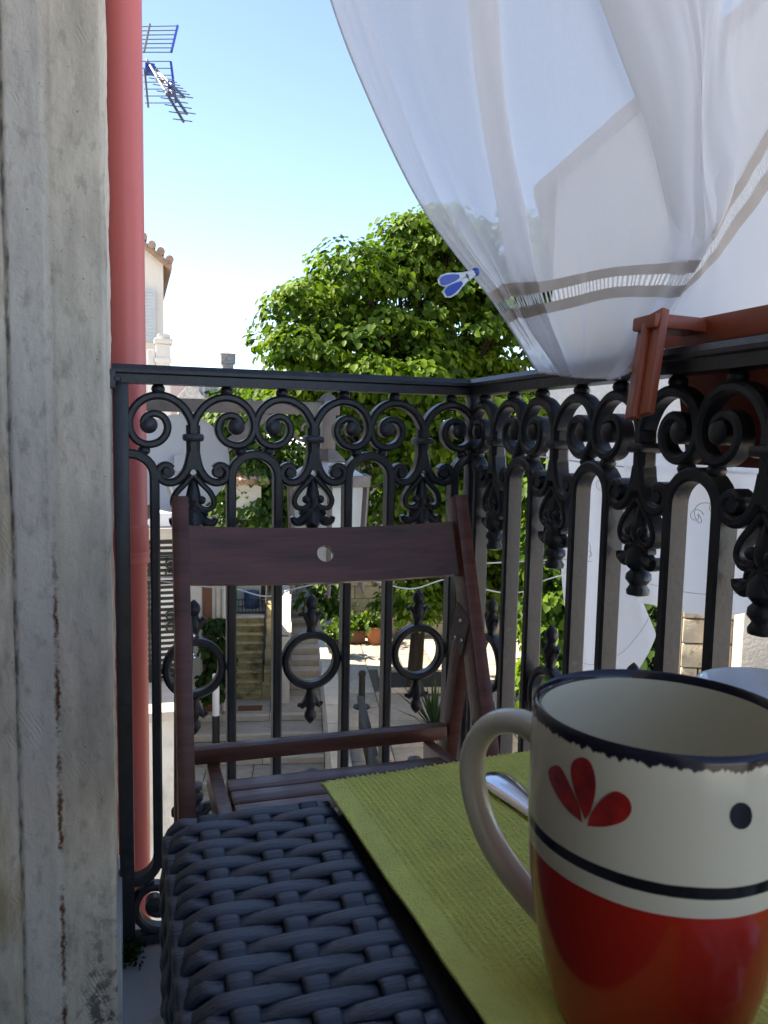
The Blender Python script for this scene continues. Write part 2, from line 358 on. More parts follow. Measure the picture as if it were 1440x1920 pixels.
def jamb_material():
    m = mat('jamb_plaster', (.70, .595, .47), .92, .20, 12, .0, stretch=(2.2, 2, .55)); t = m.node_tree; N = t.nodes; L = t.links
    b = N['Principled BSDF']; base = b.inputs['Base Color'].links[0].from_socket
    tc = N.new('ShaderNodeTexCoord'); sp = N.new('ShaderNodeSeparateXYZ'); L.new(tc.outputs['Object'], sp.inputs[0])
    def mnode(op, a, bb=None, cc=None):
        q = N.new('ShaderNodeMath'); q.operation = op
        for i, v in enumerate((a, bb, cc)):
            if v is None: continue
            if isinstance(v, (int, float)): q.inputs[i].default_value = v
            else: L.new(v, q.inputs[i])
        return q.outputs[0]
    def noise_(scale, det, vec=None, st=(1, 1, 1), rough=.6):
        mp = N.new('ShaderNodeMapping'); mp.inputs['Scale'].default_value = st; L.new(tc.outputs['Object'], mp.inputs[0])
        q = N.new('ShaderNodeTexNoise'); q.inputs['Scale'].default_value = scale; q.inputs['Detail'].default_value = det
        q.inputs['Roughness'].default_value = rough; L.new(mp.outputs[0], q.inputs[0]); return q.outputs[0]
    def rng_(v, a, c): 
        q = N.new('ShaderNodeMapRange'); q.inputs[1].default_value = a; q.inputs[2].default_value = c; L.new(v, q.inputs[0]); return q.outputs[0]
    def over(base, col, fac):
        q = N.new('ShaderNodeMix'); q.data_type = 'RGBA'; L.new(fac, q.inputs[0]); L.new(base, q.inputs[6]); q.inputs[7].default_value = (*col, 1); return q.outputs[2]
    X, Z = sp.outputs[0], sp.outputs[2]; nA = noise_(22, 6, st=(1.5, 1, .35)); nB = noise_(60, 6, st=(1, 1, .5)); nC = noise_(8, 7, st=(2, 1, .4))
    xw = mnode('ADD', X, mnode('MULTIPLY', mnode('SUBTRACT', nA, .5), .02))
    # cooler grey coat between the two seams; warmer coat beyond; old ochre paint at the inner side
    mid = mnode('MULTIPLY', rng_(xw, XS2-.006, XS2+.002), rng_(xw, XS1+.006, XS1-.003))
    c = over(base, (.66, .60, .54), mnode('MULTIPLY', mid, .55))
    inner = mnode('MULTIPLY', rng_(xw, XS2+.006, XS2-.004), rng_(nC, .45, .62)); c = over(c, (.40, .26, .08), mnode('MULTIPLY', inner, .8))
    c = over(c, (.34, .30, .25), mnode('MULTIPLY', rng_(nC, .54, .72), .5))
    c = over(c, (.33, .27, .20), mnode('MULTIPLY', rng_(nB, .54, .72), .6))
    # rust line on the corner bead, broken up and only on the lower half
    line = rng_(mnode('ABSOLUTE', mnode('ADD', mnode('ADD', X, -XS1), mnode('MULTIPLY', mnode('SUBTRACT', noise_(130, 5), .5), .012))), .0044, .0008)
    brk = rng_(noise_(14, 6, st=(.6, .2, 1.2), rough=.75), .42, .56); low = rng_(Z, .80, .62)
    c = over(c, (.15, .050, .016), mnode('MULTIPLY', mnode('MULTIPLY', line, brk), low))
    seam = rng_(mnode('ABSOLUTE', mnode('ADD', xw, -XS2)), .004, .001); c = over(c, (.10, .09, .075), mnode('MULTIPLY', mnode('MULTIPLY', seam, rng_(nB, .42, .6)), .8))
    # mould low down towards the outer edge
    mould = mnode('MULTIPLY', mnode('MULTIPLY', rng_(Z, .26, .02), rng_(X, XS1, XS1+.035)), rng_(noise_(48, 6), .50, .60)); c = over(c, (.055, .055, .05), mnode('MULTIPLY', mould, .85))
    speck = rng_(noise_(190, 2), .70, .76); c = over(c, (.13, .12, .10), mnode('MULTIPLY', speck, .7))
    L.new(c, b.inputs['Base Color'])
    # trowel combing as relief
    mp = N.new('ShaderNodeMapping'); mp.inputs['Rotation'].default_value = (0, .5, 0); L.new(tc.outputs['Object'], mp.inputs[0])
    wv = N.new('ShaderNodeTexWave'); wv.inputs['Scale'].default_value = 60; wv.inputs['Distortion'].default_value = 3.5; wv.inputs['Detail'].default_value = 3
    wv.bands_direction = 'X'; L.new(mp.outputs[0], wv.inputs[0])
    comb = mnode('MULTIPLY', wv.outputs['Fac'], mnode('MULTIPLY', rng_(noise_(11, 4), .60, .70), .55))
    hgt = mnode('ADD', comb, mnode('ADD', mnode('MULTIPLY', noise_(120, 6), .8), mnode('MULTIPLY', nA, 1.2)))
    bp = N.new('ShaderNodeBump'); bp.inputs['Strength'].default_value = .75; bp.inputs['Distance'].default_value = .002
    L.new(hgt, bp.inputs['Height']); L.new(bp.outputs[0], b.inputs['Normal']); return m
V, F = jamb(); j = MB(); j.v, j.f = V, F
under('door_jamb', j, jamb_material(), H, angle=60)
under('plinth', MB().box(FX, JX+.006, JY+.006, 1.36, -.15, .135, c=.003), 'marble', H)
# balcony slab
tag(MB().box(FX, .66, -1.6, 1.365, -.16, 0, c=.008).build('balcony_floor', 'marble'), kind='structure')
tag(MB().box(FX, .685, -1.6, 1.39, -.20, -.1605, c=.006).build('balcony_floor', 'marble'), kind='structure')

# ================================================================== RAILING
D, XR, PP = 1.3015, .5978, .2
K = .000271
def q2(pts, x0=560, y0=535): return [Vector(((x-x0)*K, 0, (y0-y)*K-.008)) for x, y in pts]
def flat(c): return [(v.x, v.z) for v in c]
MIRZ = -.787
def railing_meshes(sx, sz):
    """sx=-1 mirrors sideways, sz=-1 mirrors to the bottom half"""
    T = lambda p: (p[0]*sx, p[1] if sz > 0 else MIRZ-p[1])
    out = {}
    a = flat(catmull(q2([(560, 490), (575, 425), (622, 352), (688, 306), (760, 292), (832, 310), (892, 362), (924, 440), (914, 512), (876, 562), (818, 580), (758, 564), (718, 520), (708, 466), (733, 416), (785, 398), (832, 420), (848, 455)]), 4))
    n = len(a); wd = [.0136-.0024*i/n for i in range(n)]
    m = MB(); m.sweep([T(p) for p in a], wd, [.026-.003*i/n for i in range(n)])
    ez = T(((815-560)*K, (535-465)*K-.008)); m.lathe([(.0001, -.0125), (.009, -.0125), (.0138, -.009), (.0138, .009), (.009, .0125), (.0001, .0125)], 16, Matrix.Translation((ez[0], 0, ez[1])) @ Matrix.Rotation(math.pi/2, 4, 'X'))
    kz = T((.054, .068)); m.ball((kz[0], 0, kz[1]), .0095, 10, (1.15, 1.3, 1))
    kz = T((.0765, -.030)); m.ball((kz[0], 0, kz[1]), .0092, 10, (1.1, 1.3, .9)); out['scroll'] = m
    return out
SCR = {(sx, sz): railing_meshes(sx, sz)['scroll'].data('scroll', 'iron') for sx in (-1, 1) for sz in (-1, 1)}
def pendant(sz):
    TZ_ = lambda z: z if sz > 0 else MIRZ-z
    m = MB()
    # stem
    m.sweep([(0, TZ_(z)) for z in (.012, .002, -.012, -.035, -.05, -.06)], [.022, .022, .022, .021, .025, .030], [.026]*6)
    for s in (-1, 1):
        c = flat(catmull(q2([(572, 620), (586, 690), (606, 742), (648, 790), (700, 806), (746, 788), (764, 748), (748, 712), (712, 700), (684, 722)]), 3)); n = len(c)
        m.sweep([(p[0]*s, TZ_(p[1])) for p in c], [.0142-.003*i/n for i in range(n)], [.026]*n)
        e = q2([(705, 742)])[0]; m.lathe([(.0001, -.012), (.008, -.012), (.0098, -.009), (.0098, .009), (.008, .012), (.0001, .012)], 12, Matrix.Translation((e.x*s, 0, TZ_(e.z))) @ Matrix.Rotation(math.pi/2, 4, 'X'))
        c = flat(catmull(q2([(566, 762), (612, 815), (660, 868), (682, 922), (664, 962), (624, 968), (592, 948), (588, 920), (610, 905)]), 3)); n = len(c)
        m.sweep([(p[0]*s, TZ_(p[1])) for p in c], [.0098-.002*i/n for i in range(n)], [.022-.006*i/n for i in range(n)])
        m.ball((.0125*s, -.006, TZ_(q2([(0, 912)])[0].z)), .0072, 8, (1, 1.2, 1))
        # acanthus tips
        c = flat(catmull(q2([(562, 965), (590, 1000), (612, 1035), (648, 1055), (680, 1048), (692, 1022)]), 3)); n = len(c)
        m.sweep([(p[0]*s, TZ_(p[1])) for p in c], [.012+.008*math.sin(math.pi*i/n)-.007*i/n for i in range(n)], [.026-.008*i/n for i in range(n)], ch=.4)
        c = flat(catmull(q2([(566, 985), (600, 975), (628, 990), (636, 1012)]), 3)); n = len(c)
        m.sweep([(p[0]*s, TZ_(p[1])) for p in c], [.011-.005*i/n for i in range(n)], [.022-.006*i/n for i in range(n)], ch=.4)
    def lz(pr): return [(r*1.18, TZ_((535-y)*K-.008)) for r, y in pr]
    m.lathe(lz([(.0005, 760), (.005, 790), (.0085, 850), (.010, 880), (.0115, 915), (.008, 950), (.0085, 970), (.0135, 1020), (.0145, 1060), (.010, 1085), (.0085, 1092), (.0125, 1110), (.0130, 1135), (.009, 1158), (.0088, 1164), (.0118, 1185), (.0112, 1205), (.0006, 1218)]), 12, squash=1.05)
    for y in (1062,): m.ball((0, -.012, TZ_((535-y)*K-.008)), .006, 8)
    return m.data('pendant', 'iron')
PEN = {s: pendant(s) for s in (1, -1)}
def collar(sz):
    z = -.008 if sz > 0 else MIRZ+.008
    return MB().box(-.0165, .0165, -.0185, .0185, z-.0065, z+.0065, c=.0055).data('collar', 'iron')
CLL = {s: collar(s) for s in (1, -1)}
def loop_pts(a0, a1, top):
    return [(.039*math.cos(a), top*1+.037*math.sin(a)) for a in [a0+(a1-a0)*i/14 for i in range(15)]]
ZA = -.072                                   # spring line of the arches (eye-relative)
full = loop_pts(0, math.pi, ZA)+[(-.039, ZA-(ZA*2-MIRZ)*i/8) for i in range(1, 8)]+[(p[0], MIRZ-p[1]) for p in loop_pts(math.pi, 0, ZA)]+[(.039, MIRZ-ZA+(ZA*2-MIRZ)*i/8) for i in range(1, 8)]
LOOP = MB().sweep(full, .0152, .028, closed=True, ch=.2).data('arched_baluster', 'iron')
def halfloop(s):
    top = [(s*.039*math.sin(a), ZA+.037*math.cos(a)) for a in [math.pi/2*i/8 for i in range(9)]]
    pts = top+[(s*.039, ZA-(ZA*2-MIRZ)*i/8) for i in range(1, 8)]+[(p[0], MIRZ-p[1]) for p in top[::-1]]
    return MB().sweep(pts, .0152, .028, ch=.2).data('arched_baluster', 'iron')
HALF = {s: halfloop(s) for s in (1, -1)}
def medallion():
    m = MB(); zc = -.3935
    m.sweep([(.0455*math.cos(a), zc+.0455*math.sin(a)) for a in [2*math.pi*i/40 for i in range(40)]], .0128, .022, closed=True, ch=.3)
    for s in (1, -1):
        m.box(*sorted((s*.0495, s*.056)), -.007, .007, zc-.005, zc+.005)
        f = lambda h: zc+s*h
        m.lathe([(.0075, f(.048)), (.0085, f(.052)), (.0075, f(.056)), (.0115, f(.068)), (.0125, f(.078)), (.0085, f(.086)), (.0072, f(.090)), (.0105, f(.096)), (.0112, f(.102)), (.0085, f(.109)), (.004, f(.114)), (.0004, f(.117))], 12, squash=.9)
        for k in (1, -1):
            m.sweep([(k*x, f(h)) for x, h in ((.004, .066), (.010, .078), (.0165, .084), (.0205, .081))], [.010, .010, .008, .005], [.018, .017, .014, .010], ch=.4)
            m.ball((k*.0195, 0, f(.081)), .0042, 8)
    return m.data('ring_medallion', 'iron')
MED = medallion()
RAIL = thing('balcony_railing', 'black cast iron balcony railing with scrolls, arches and ring medallions', 'railing', (XR, D, 0))
def rput(name, me, x, y, rz): 
    o = link(name, me, None, (x, y, E), rz); adopt(o, RAIL); return o
def panel(x, y, rz):
    for k, me in SCR.items(): rput('scroll', me, x, y, rz)
    for s in (1, -1): rput('pendant', PEN[s], x, y, rz); rput('collar', CLL[s], x, y, rz)
    rput('ring_medallion', MED, x, y, rz)
for i in range(3): panel(XR-PP*(i+.5), D, 0)
for i in (1, 2): rput('arched_baluster', LOOP, XR-PP*i, D, 0)
rput('arched_baluster', HALF[1], XR-3*PP, D, 0); rput('arched_baluster', HALF[-1], XR, D, 0)
NR = 9
for i in range(NR): panel(XR, D-PP*(i+.5), -math.pi/2)
for i in range(1, NR): rput('arched_baluster', LOOP, XR, D-PP*i, -math.pi/2)
rput('arched_baluster', HALF[1], XR, D, -math.pi/2)
rput('arched_baluster', HALF[-1], XR, D-PP*NR, -math.pi/2)
def railprof(a, b, prof, mitre):
    """prof: (offset outward, z) polygon swept from a to b"""
    return None
def handrail():
    pr = [(-.019, .0755), (.019, .0755), (.019, .089), (.023, .0915), (.023, .0965), (.017, .1045), (-.017, .1045), (-.023, .0965), (-.023, .0915), (-.019, .089)]
    m = MB(); n = len(pr); vs = []
    for o, z in pr: vs.append((-.0255, D+o, z+E))
    for o, z in pr: vs.append((XR+o, D+o, z+E))
    for o, z in pr: vs.append((XR+o, D-NR*PP, z+E))
    fs = [(i*n+k, i*n+(k+1) % n, (i+1)*n+(k+1) % n, (i+1)*n+k) for i in range(2) for k in range(n)]+[tuple(range(n)), tuple(2*n+k for k in range(n))]
    return m.add(vs, fs)
under('handrail', handrail(), 'iron', RAIL, angle=25)
mb = MB(); mb.box(-.024, XR+.013, D-.012, D+.012, .004, .022, c=.003); under('bottom_rail', mb, 'iron', RAIL)
mb = MB(); mb.box(XR-.012, XR+.012, D-NR*PP, D-.0125, .0045, .0225, c=.003); under('bottom_rail', mb, 'iron', RAIL)
mb = MB(); mb.box(-.0245, -.0015, D-.0135, D+.0135, -.003, .949, c=.0022); under('post', mb, 'iron', RAIL)
mb = MB(); mb.box(XR-.012, XR+.012, D-.0118, D+.0135, -.003, .948, c=.0025); under('post', mb, 'iron', RAIL)
mb = MB(); mb.box(XR-.013, XR+.013, D-NR*PP-.013, D-NR*PP+.013, -.003, .949, c=.0025); under('post', mb, 'iron', RAIL)
mb = MB(); mb.box(-.036, -.0195, D-.035, D-.0205, .935, .965, c=.003); mb.ball((-.020, D-.028, .95), .008); under('wall_bracket', mb, 'iron', RAIL)

# ================================================================== DOWNPIPE
PXc, PYc, PR = Xp(241.5, 1.5), 1.5, .0335
t = thing('downpipe', 'pink plastic downpipe running down beside the stone door jamb', 'pipe', (PXc, PYc, SZ-1.4))
zj = Zp(275, 985, 1.5)
under('pipe_section', MB().lathe([(PR, zj-.02), (PR, 6.9)], 32, Matrix.Translation((PXc, PYc, 0))), 'pipe', t)
under('pipe_section', MB().lathe([(PR-.0015, SZ-1.4), (PR-.0015, zj-.06), (PR+.0022, zj-.055), (PR+.0022, zj), (PR, zj+.002)], 32, Matrix.Translation((PXc, PYc, 0))), 'pipe', t)
zc = Zp(260, 1043, 1.5)
for z in (zc, zc+1.9, zc-1.9):
    mb = MB(); mb.lathe([(PR-.001, z-.011), (PR+.0035, z-.011), (PR+.0045, z-.008), (PR+.003, z-.004), (PR+.003, z+.004), (PR+.0045, z+.008), (PR+.0035, z+.011), (PR-.001, z+.011)], 32, Matrix.Translation((PXc, PYc, 0)))
    mb.box(PXc-PR-.03, PXc-PR+.002, PYc-.006, PYc+.006, z-.006, z+.006); mb.box(PXc-.008, PXc-.002, PYc-PR-.010, PYc-PR, z-.011, z+.011, c=.0015)
    under('pipe_clamp', mb, 'pipe', t)

# ================================================================== FOLDING CHAIR
CL = at(322, 937, Y=1.10); lat = Vector((1, -.02, 0)).normalized(); CW = .432
fw = Vector((lat.y, -lat.x, 0))
CH = thing('folding_chair', 'dark brown wooden folding chair with slatted seat facing the table', 'chair', (CL.x, CL.y, 0))
def cp(u, a, z): return Vector((CL.x, CL.y, 0))+lat*u+fw*a+Vector((0, 0, z))     # u sideways, a towards the camera, z world
ztop = .777; SL = .42
PB = lambda z: (ztop-z)*SL                  # posts lean: a(z)
for u in (.0105, CW-.0105):
    mb = MB(); mb.beam(cp(u, PB(ztop), ztop), cp(u, PB(.012)-.01, .012), .021, .042, up=fw+Vector((0, 0, SL)), c=.14); under('post', mb, 'wood', CH)
# bowed backrest slat with a round hole
def backslat():
    nu, nz = 44, 12; u0, u1 = .019, CW-.019; h0, h1 = .0365, .1185; th = .012
    nrm = (fw+Vector((0, 0, SL))).normalized(); dn = (Vector((0, 0, -1))+fw*SL).normalized()
    hc, hr = (h0+h1)/2-.002, .0125; uc = (u0+u1)/2
    bm = bmesh.new()
    def P(u, h, k):
        bow = .024*(1-((u-uc)/(u1-uc))**2)
        return cp(u, 0, ztop)+dn*h-nrm*(bow+k)
    R1 = .030; NS = 32
    for k in (0, 1):
        pass
    V = []; F = []
    def ringpt(i, r, sq):
        a = 2*math.pi*i/NS; c, s = math.cos(a), math.sin(a)
        if sq: m = 1/max(abs(c), abs(s)); c, s = c*m, s*m
        return uc+r*c, hc+r*s
    for k in (0, th):
        b = len(V)
        for i in range(NS): u, h = ringpt(i, hr, False); V.append(P(u, h, k))
        for i in range(NS): u, h = ringpt(i, R1, True); V.append(P(u, h, k))
        for i in range(NS): F.append((b+i, b+(i+1) % NS, b+NS+(i+1) % NS, b+NS+i))
        def patch(ua, ub, ha, hb, n, m):
            s = len(V)
            for i in range(n+1):
                for q in range(m+1): V.append(P(ua+(ub-ua)*i/n, ha+(hb-ha)*q/m, k))
            for i in range(n):
                for q in range(m): F.append((s+i*(m+1)+q, s+(i+1)*(m+1)+q, s+(i+1)*(m+1)+q+1, s+i*(m+1)+q+1))
        patch(u0, uc-R1, h0, h1, 16, 1); patch(uc+R1, u1, h0, h1, 16, 1); patch(uc-R1, uc+R1, h0, hc-R1, 8, 1); patch(uc-R1, uc+R1, hc+R1, h1, 8, 1)
    half = len(V)//2
    for i in range(NS): F.append((i, (i+1) % NS, half+(i+1) % NS, half+i))
    def edge(ua, ub, ha, hb, n):
        s = len(V)
        for i in range(n+1):
            u = ua+(ub-ua)*i/n; h = ha+(hb-ha)*i/n; V.extend((P(u, h, 0), P(u, h, th)))
        for i in range(n): F.append((s+2*i, s+2*i+2, s+2*i+3, s+2*i+1))
    edge(u0, u1, h0, h0, 36); edge(u0, u1, h1, h1, 36)
    m = MB(); m.v = [tuple(v) for v in V]; m.f = F; return m
under('backrest_slat', backslat(), 'wood', CH, angle=35)
# rear legs, pivot plates, rear cross bars
pz = .585; pa = PB(pz)-.01; fa = -.10
for s, u in ((1, .0105), (-1, CW-.0105)):
    mb = MB(); mb.beam(cp(u, pa-.022, pz+.006), cp(u, fa, .004), .020, .036, up=fw*1.0+Vector((0, 0, .15)), c=.14); under('rear_leg', mb, 'wood', CH)
    mb = MB(); uu = u+s*.0115
    mb.beam(cp(uu, pa-.026, pz-.026), cp(uu, pa-.002, pz+.030), .0025, .05, up=fw, c=0)
    pl = under('pivot_plate', mb, 'lampmetal', CH)
    for da, dz in ((-.012, -.014), (.006, .016), (.012, -.012)):
        m2 = MB(); m2.ball(cp(uu+s*.002, pa+da-.012, pz+dz), .0035, 8); under('screw', m2, 'steel', pl)
zb = E-.456
mb = MB(); mb.beam(cp(.022, .012, zb), cp(CW-.022, .012, zb), .024, .024, c=.3); under('crossbar', mb, 'wood', CH)
mb = MB(); mb.beam(cp(.044, fa+.03, .12), cp(CW-.044, fa+.03, .12), .018, .03, c=.2); under('crossbar', mb, 'wood', CH)
mb = MB(); mb.beam(cp(.021, PB(.16), .16), cp(CW-.021, PB(.16), .16), .018, .03, c=.2); under('crossbar', mb, 'wood', CH)
# seat: side rails and slats
za = lambda a: E-.474+(a-.0)*.10
for u in (.053, CW-.053):
    mb = MB(); mb.beam(cp(u, .02, za(.02)-.012), cp(u, .42, za(.42)-.012), .018, .034, c=.15); under('seat_rail', mb, 'wood', CH)
for i in range(7):
    a = .118+i*.0455
    mb = MB(); mb.beam(cp(.064, a, za(a)+.0), cp(CW-.064, a, za(a)+.0), .036, .012, c=.3); under('seat_slat', mb, 'wood', CH)

# ================================================================== WOVEN TABLE
TT = E-.2                                   # top of the weave
X0, X1, Y0, Y1 = .0145, .545, -.34, .405
TB = thing('woven_table', 'dark blue grey woven rattan table in the foreground', 'table', ((X0+X1)/2, (Y0+Y1)/2, 0))
wc = [.009, .036, .063, .090]; pitch = .0091
under('table_core', MB().box(X0+.008, X1-.008, Y0+.008, Y1-.008, TT-.11, TT-.0085, c=.004), 'rattan_dark', TB)
for x, y in ((X0+.03, Y1-.03), (X1-.03, Y1-.03), (X0+.03, Y0+.03), (X1-.03, Y0+.03)):
    under('leg', MB().box(x-.022, x+.022, y-.022, y+.022, .001, TT-.105, c=.006), 'rattan_dark', TB)
under('glass_top', MB().box(.112, X1-.1, Y0+.1, Y1-.1, TT-.008, TT-.0005, c=.002), 'glass_top', TB)
def weft(par, xs_in):
    """one flat round strand running from the inner edge across the top, over the rounded edge and down the side"""
    P = []; n = 34
    for i in range(n+1):
        x = xs_in+(X0+.013-xs_in)*i/n
        ph = math.cos(math.pi*(x-wc[0])/.027+math.pi*par)
        P.append(Vector((x, -ph*.0017, TT-.0035+ph*.0019-(.004 if i < 2 else 0)*(2-i))))
    for k in range(1, 6):
        a = math.pi/2*k/5; P.append(Vector((X0+.013-.012*math.sin(a), -.0015*(1 if par else -1), TT-.0155+.012*math.cos(a))))
    for k in range(1, 9): P.append(Vector((X0+.001+.0018*math.cos(math.pi*k/2+par*math.pi), 0, TT-.0155-.0105*k)))
    m = MB(); vs = []; N = 24
    for i, p in enumerate(P):
        t = (P[min(i+1, len(P)-1)]-P[max(i-1, 0)]).normalized(); b = Vector((0, 1, 0)); b = (b-t*b.dot(t)).normalized(); nn = t.cross(b)
        for k in range(N):
            a = 2*math.pi*k/N; ca, sa = math.cos(a), math.sin(a); rb = 1+(.10 if k % 2 else -.06); vs.append(p+b*math.copysign(abs(ca)**.8, ca)*.0043+nn*math.copysign(abs(sa)**.6, sa)*.0020*rb)
    fs = [(i*N+k, i*N+(k+1) % N, (i+1)*N+(k+1) % N, (i+1)*N+k) for i in range(len(P)-1) for k in range(N)]+[tuple(range(N))]
    return m.add(vs, fs).data('weave_strand', 'rattan', angle=80)
WE = [weft(0, .106), weft(1, .106)]
ny = int((Y1-Y0-.01)/pitch)
for i in range(ny):
    o = link('weave_strand', WE[i % 2], None, (random.uniform(-.0006, .0006), Y1-.007-i*pitch, random.uniform(-.0004, .0004))); o.rotation_euler.z = random.uniform(-.006, .006); adopt(o, TB)
for c, x in enumerate(wc):
    P = []
    for i in range(ny*3+1):
        y = Y1-.007-i*pitch/3; ph = math.cos(math.pi*(i/3)+math.pi*c)
        P.append(Vector((x if c else X0+.004, y, TT-.0036-ph*.0025 if c else TT-.0085-ph*.0015)))
    m = MB(); vs = []; N = 12
    for i, p in enumerate(P):
        t = (P[min(i+1, len(P)-1)]-P[max(i-1, 0)]).normalized(); b = Vector((1, 0, 0)); nn = b.cross(t)
        for k in range(N): a = 2*math.pi*k/N; ca, sa = math.cos(a), math.sin(a); vs.append(p+b*math.copysign(abs(ca)**.6, ca)*.0053+nn*math.copysign(abs(sa)**.6, sa)*.0017)
    fs = [(i*N+k, i*N+(k+1) % N, (i+1)*N+(k+1) % N, (i+1)*N+k) for i in range(len(P)-1) for k in range(N)]
    under('warp_strand', m.add(vs, fs), 'rattan', TB, angle=80)
# far and right borders (mostly under the mat): bound rolls
for k in range(26):
    x = .115+k*.0162
    P = [(x, Y1-.098, TT-.004), (x, Y1-.03, TT-.0035), (x, Y1-.010, TT-.005), (x, Y1-.001, TT-.014), (x, Y1, TT-.1)]
    under('border_strand', MB().tube(P, .0066, 6), 'rattan', TB, angle=80)
for k in range(40):
    y = Y1-.105-k*.0162
    P = [(X1-.098, y, TT-.004), (X1-.03, y, TT-.0035), (X1-.010, y, TT-.005), (X1-.001, y, TT-.014), (X1, y, TT-.1)]
    under('border_strand', MB().tube(P, .0066, 6), 'rattan', TB, angle=80)

# ---- placemat
def placemat():
    a = at(601, 1464, Z=-.1965); b = at(905, 1912, Z=-.1965); dirY = (b-a); dirY.z = 0; dirY.normalize(); dirX = Vector((-dirY.y, dirY.x, 0))
    W_, L_ = .36, .31; nx, ny_ = 420, 46; V = []; F = []
    for i in range(nx+1):
        u = W_*i/nx
        hem = min(1, max(0, (u-.011)/.002))*min(1, max(0, (W_-.011-u)/.002)); rib = math.sin(2*math.pi*u/.0031)
        for k in range(ny_+1):
            v = L_*k/ny_; sc = (.0009*math.sin(2*math.pi*u/.0062) if k == 0 else 0)
            z = TT+.0042+hem*(.00085*rib)+.0005*noise.noise(Vector((u*30, v*30, 0)))+.0004*noise.noise(Vector((u*200, v*90, 4)))
            wig = .0008*noise.noise(Vector((v*25, u*8, 2)))
            if k == 0: z -= .0016
            p = a+dirX*(u+wig)+dirY*(v+sc); V.append((p.x, p.y, z))
    n = ny_+1
    for i in range(nx):
        for k in range(ny_): F.append((i*n+k, (i+1)*n+k, (i+1)*n+k+1, i*n+k+1))
    m = MB(); m.v = V; m.f = F; o = m.build('placemat', 'mat', angle=180)
    md = o.modifiers.new('thick', 'SOLIDIFY'); md.thickness = .0016; md.offset = -1
    return tag(o, 'lime green ribbed cotton placemat lying on the woven table', 'placemat')
placemat()
# ---- knife
def knife():
    a = at(917, 1436, Z=-.189); b = at(1003, 1505, Z=-.189); d = (b-a); d.z = 0; d.normalize(); s = Vector((-d.y, d.x, 0)); zt = TT+.0055
    t = thing('table_knife', 'polished steel knife lying on the green placemat beside the mug', 'cutlery', (a.x, a.y, TT+.004))
    m = MB(); N = 10; V = []; prof = [(0, .002, .0008), (.003, .0078, .0022), (.010, .0106, .0030), (.022, .0105, .0032), (.045, .0075, .0030), (.075, .0052, .0028), (.085, .0055, .0026)]
    for l, h, tk in prof:
        for k in range(N): q = 2*math.pi*k/N; V.append(a+d*l+s*math.cos(q)*h+Vector((0, 0, zt-a.z+.001+math.sin(q)*tk)))
    F = [(i*N+k, i*N+(k+1) % N, (i+1)*N+(k+1) % N, (i+1)*N+k) for i in range(len(prof)-1) for k in range(N)]+[tuple(range(N)), tuple((len(prof)-1)*N+k for k in range(N))]
    under('handle', m.add(V, F), 'steel', t)
    m = MB(); V = []
    for l, h0, h1 in ((.084, -.005, .005), (.10, -.008, .006), (.15, -.009, .006), (.175, -.006, .006), (.185, .004, .006)):
        for h in (h0, h1):
            for z in (0, .0012): V.append(a+d*l+s*h+Vector((0, 0, zt-a.z-.0005+z)))
    F = [f for i in range(4) for f in ((4*i, 4*i+2, 4*i+6, 4*i+4), (4*i+1, 4*i+5, 4*i+7, 4*i+3), (4*i, 4*i+4, 4*i+5, 4*i+1), (4*i+2, 4*i+3, 4*i+7, 4*i+6))]+[(0, 1, 3, 2), (16, 18, 19, 17)]
    under('blade', m.add(V, F), 'steel', t)
knife()

# ================================================================== MUGS
def mug_mat():
    m = mat('mug_glaze', (.76, .67, .50), .15, .02, 4, coat=.1, spec=.4); t = m.node_tree; N = t.nodes; L = t.links
    b = N['Principled BSDF']; base = b.inputs['Base Color'].links[0].from_socket
    tc = N.new('ShaderNodeTexCoord'); sp = N.new('ShaderNodeSeparateXYZ'); L.new(tc.outputs['Object'], sp.inputs[0]); Z = sp.outputs[2]
    def mn(op, a, c):
        q = N.new('ShaderNodeMath'); q.operation = op
        for i, v in enumerate((a, c)):
            if isinstance(v, (int, float)): q.inputs[i].default_value = v
            else: L.new(v, q.inputs[i])
        return q.outputs[0]
    def mr(v, a, c):
        q = N.new('ShaderNodeMapRange'); q.inputs[1].default_value = a; q.inputs[2].default_value = c; L.new(v, q.inputs[0]); return q.outputs[0]
    def over(bs, col, fac):
        q = N.new('ShaderNodeMix'); q.data_type = 'RGBA'; L.new(fac, q.inputs[0]); L.new(bs, q.inputs[6]); q.inputs[7].default_value = (*col, 1); return q.outputs[2]
    mp = N.new('ShaderNodeMapping'); mp.inputs['Scale'].default_value = (1, 1, .12); L.new(tc.outputs['Object'], mp.inputs[0])
    nz = N.new('ShaderNodeTexNoise'); nz.inputs['Scale'].default_value = 420; nz.inputs['Detail'].default_value = 3; L.new(mp.outputs[0], nz.inputs[0])
    n2 = N.new('ShaderNodeTexNoise'); n2.inputs['Scale'].default_value = 60; L.new(tc.outputs['Object'], n2.inputs[0])
    zz = mn('ADD', Z, mn('MULTIPLY', mn('SUBTRACT', nz.outputs[0], .5), .0055)); zz = mn('ADD', zz, mn('MULTIPLY', mn('SUBTRACT', n2.outputs[0], .5), .002))
    c = over(base, (.014, .011, .022), mr(zz, .1036, .1042))
    zb = mn('ADD', Z, mn('MULTIPLY', mn('SUBTRACT', n2.outputs[0], .5), .0008))
    band = mn('MULTIPLY', mr(zb, .0662, .0666), mr(zb, .0702, .0698)); c = over(c, (.014, .012, .014), band)
    c = over(c, (.52, .022, .010), mr(zb, .0607, .0604)); L.new(c, b.inputs['Base Color']); return m
MC = Vector((.166, .207, TT+.0052)); MR = .042
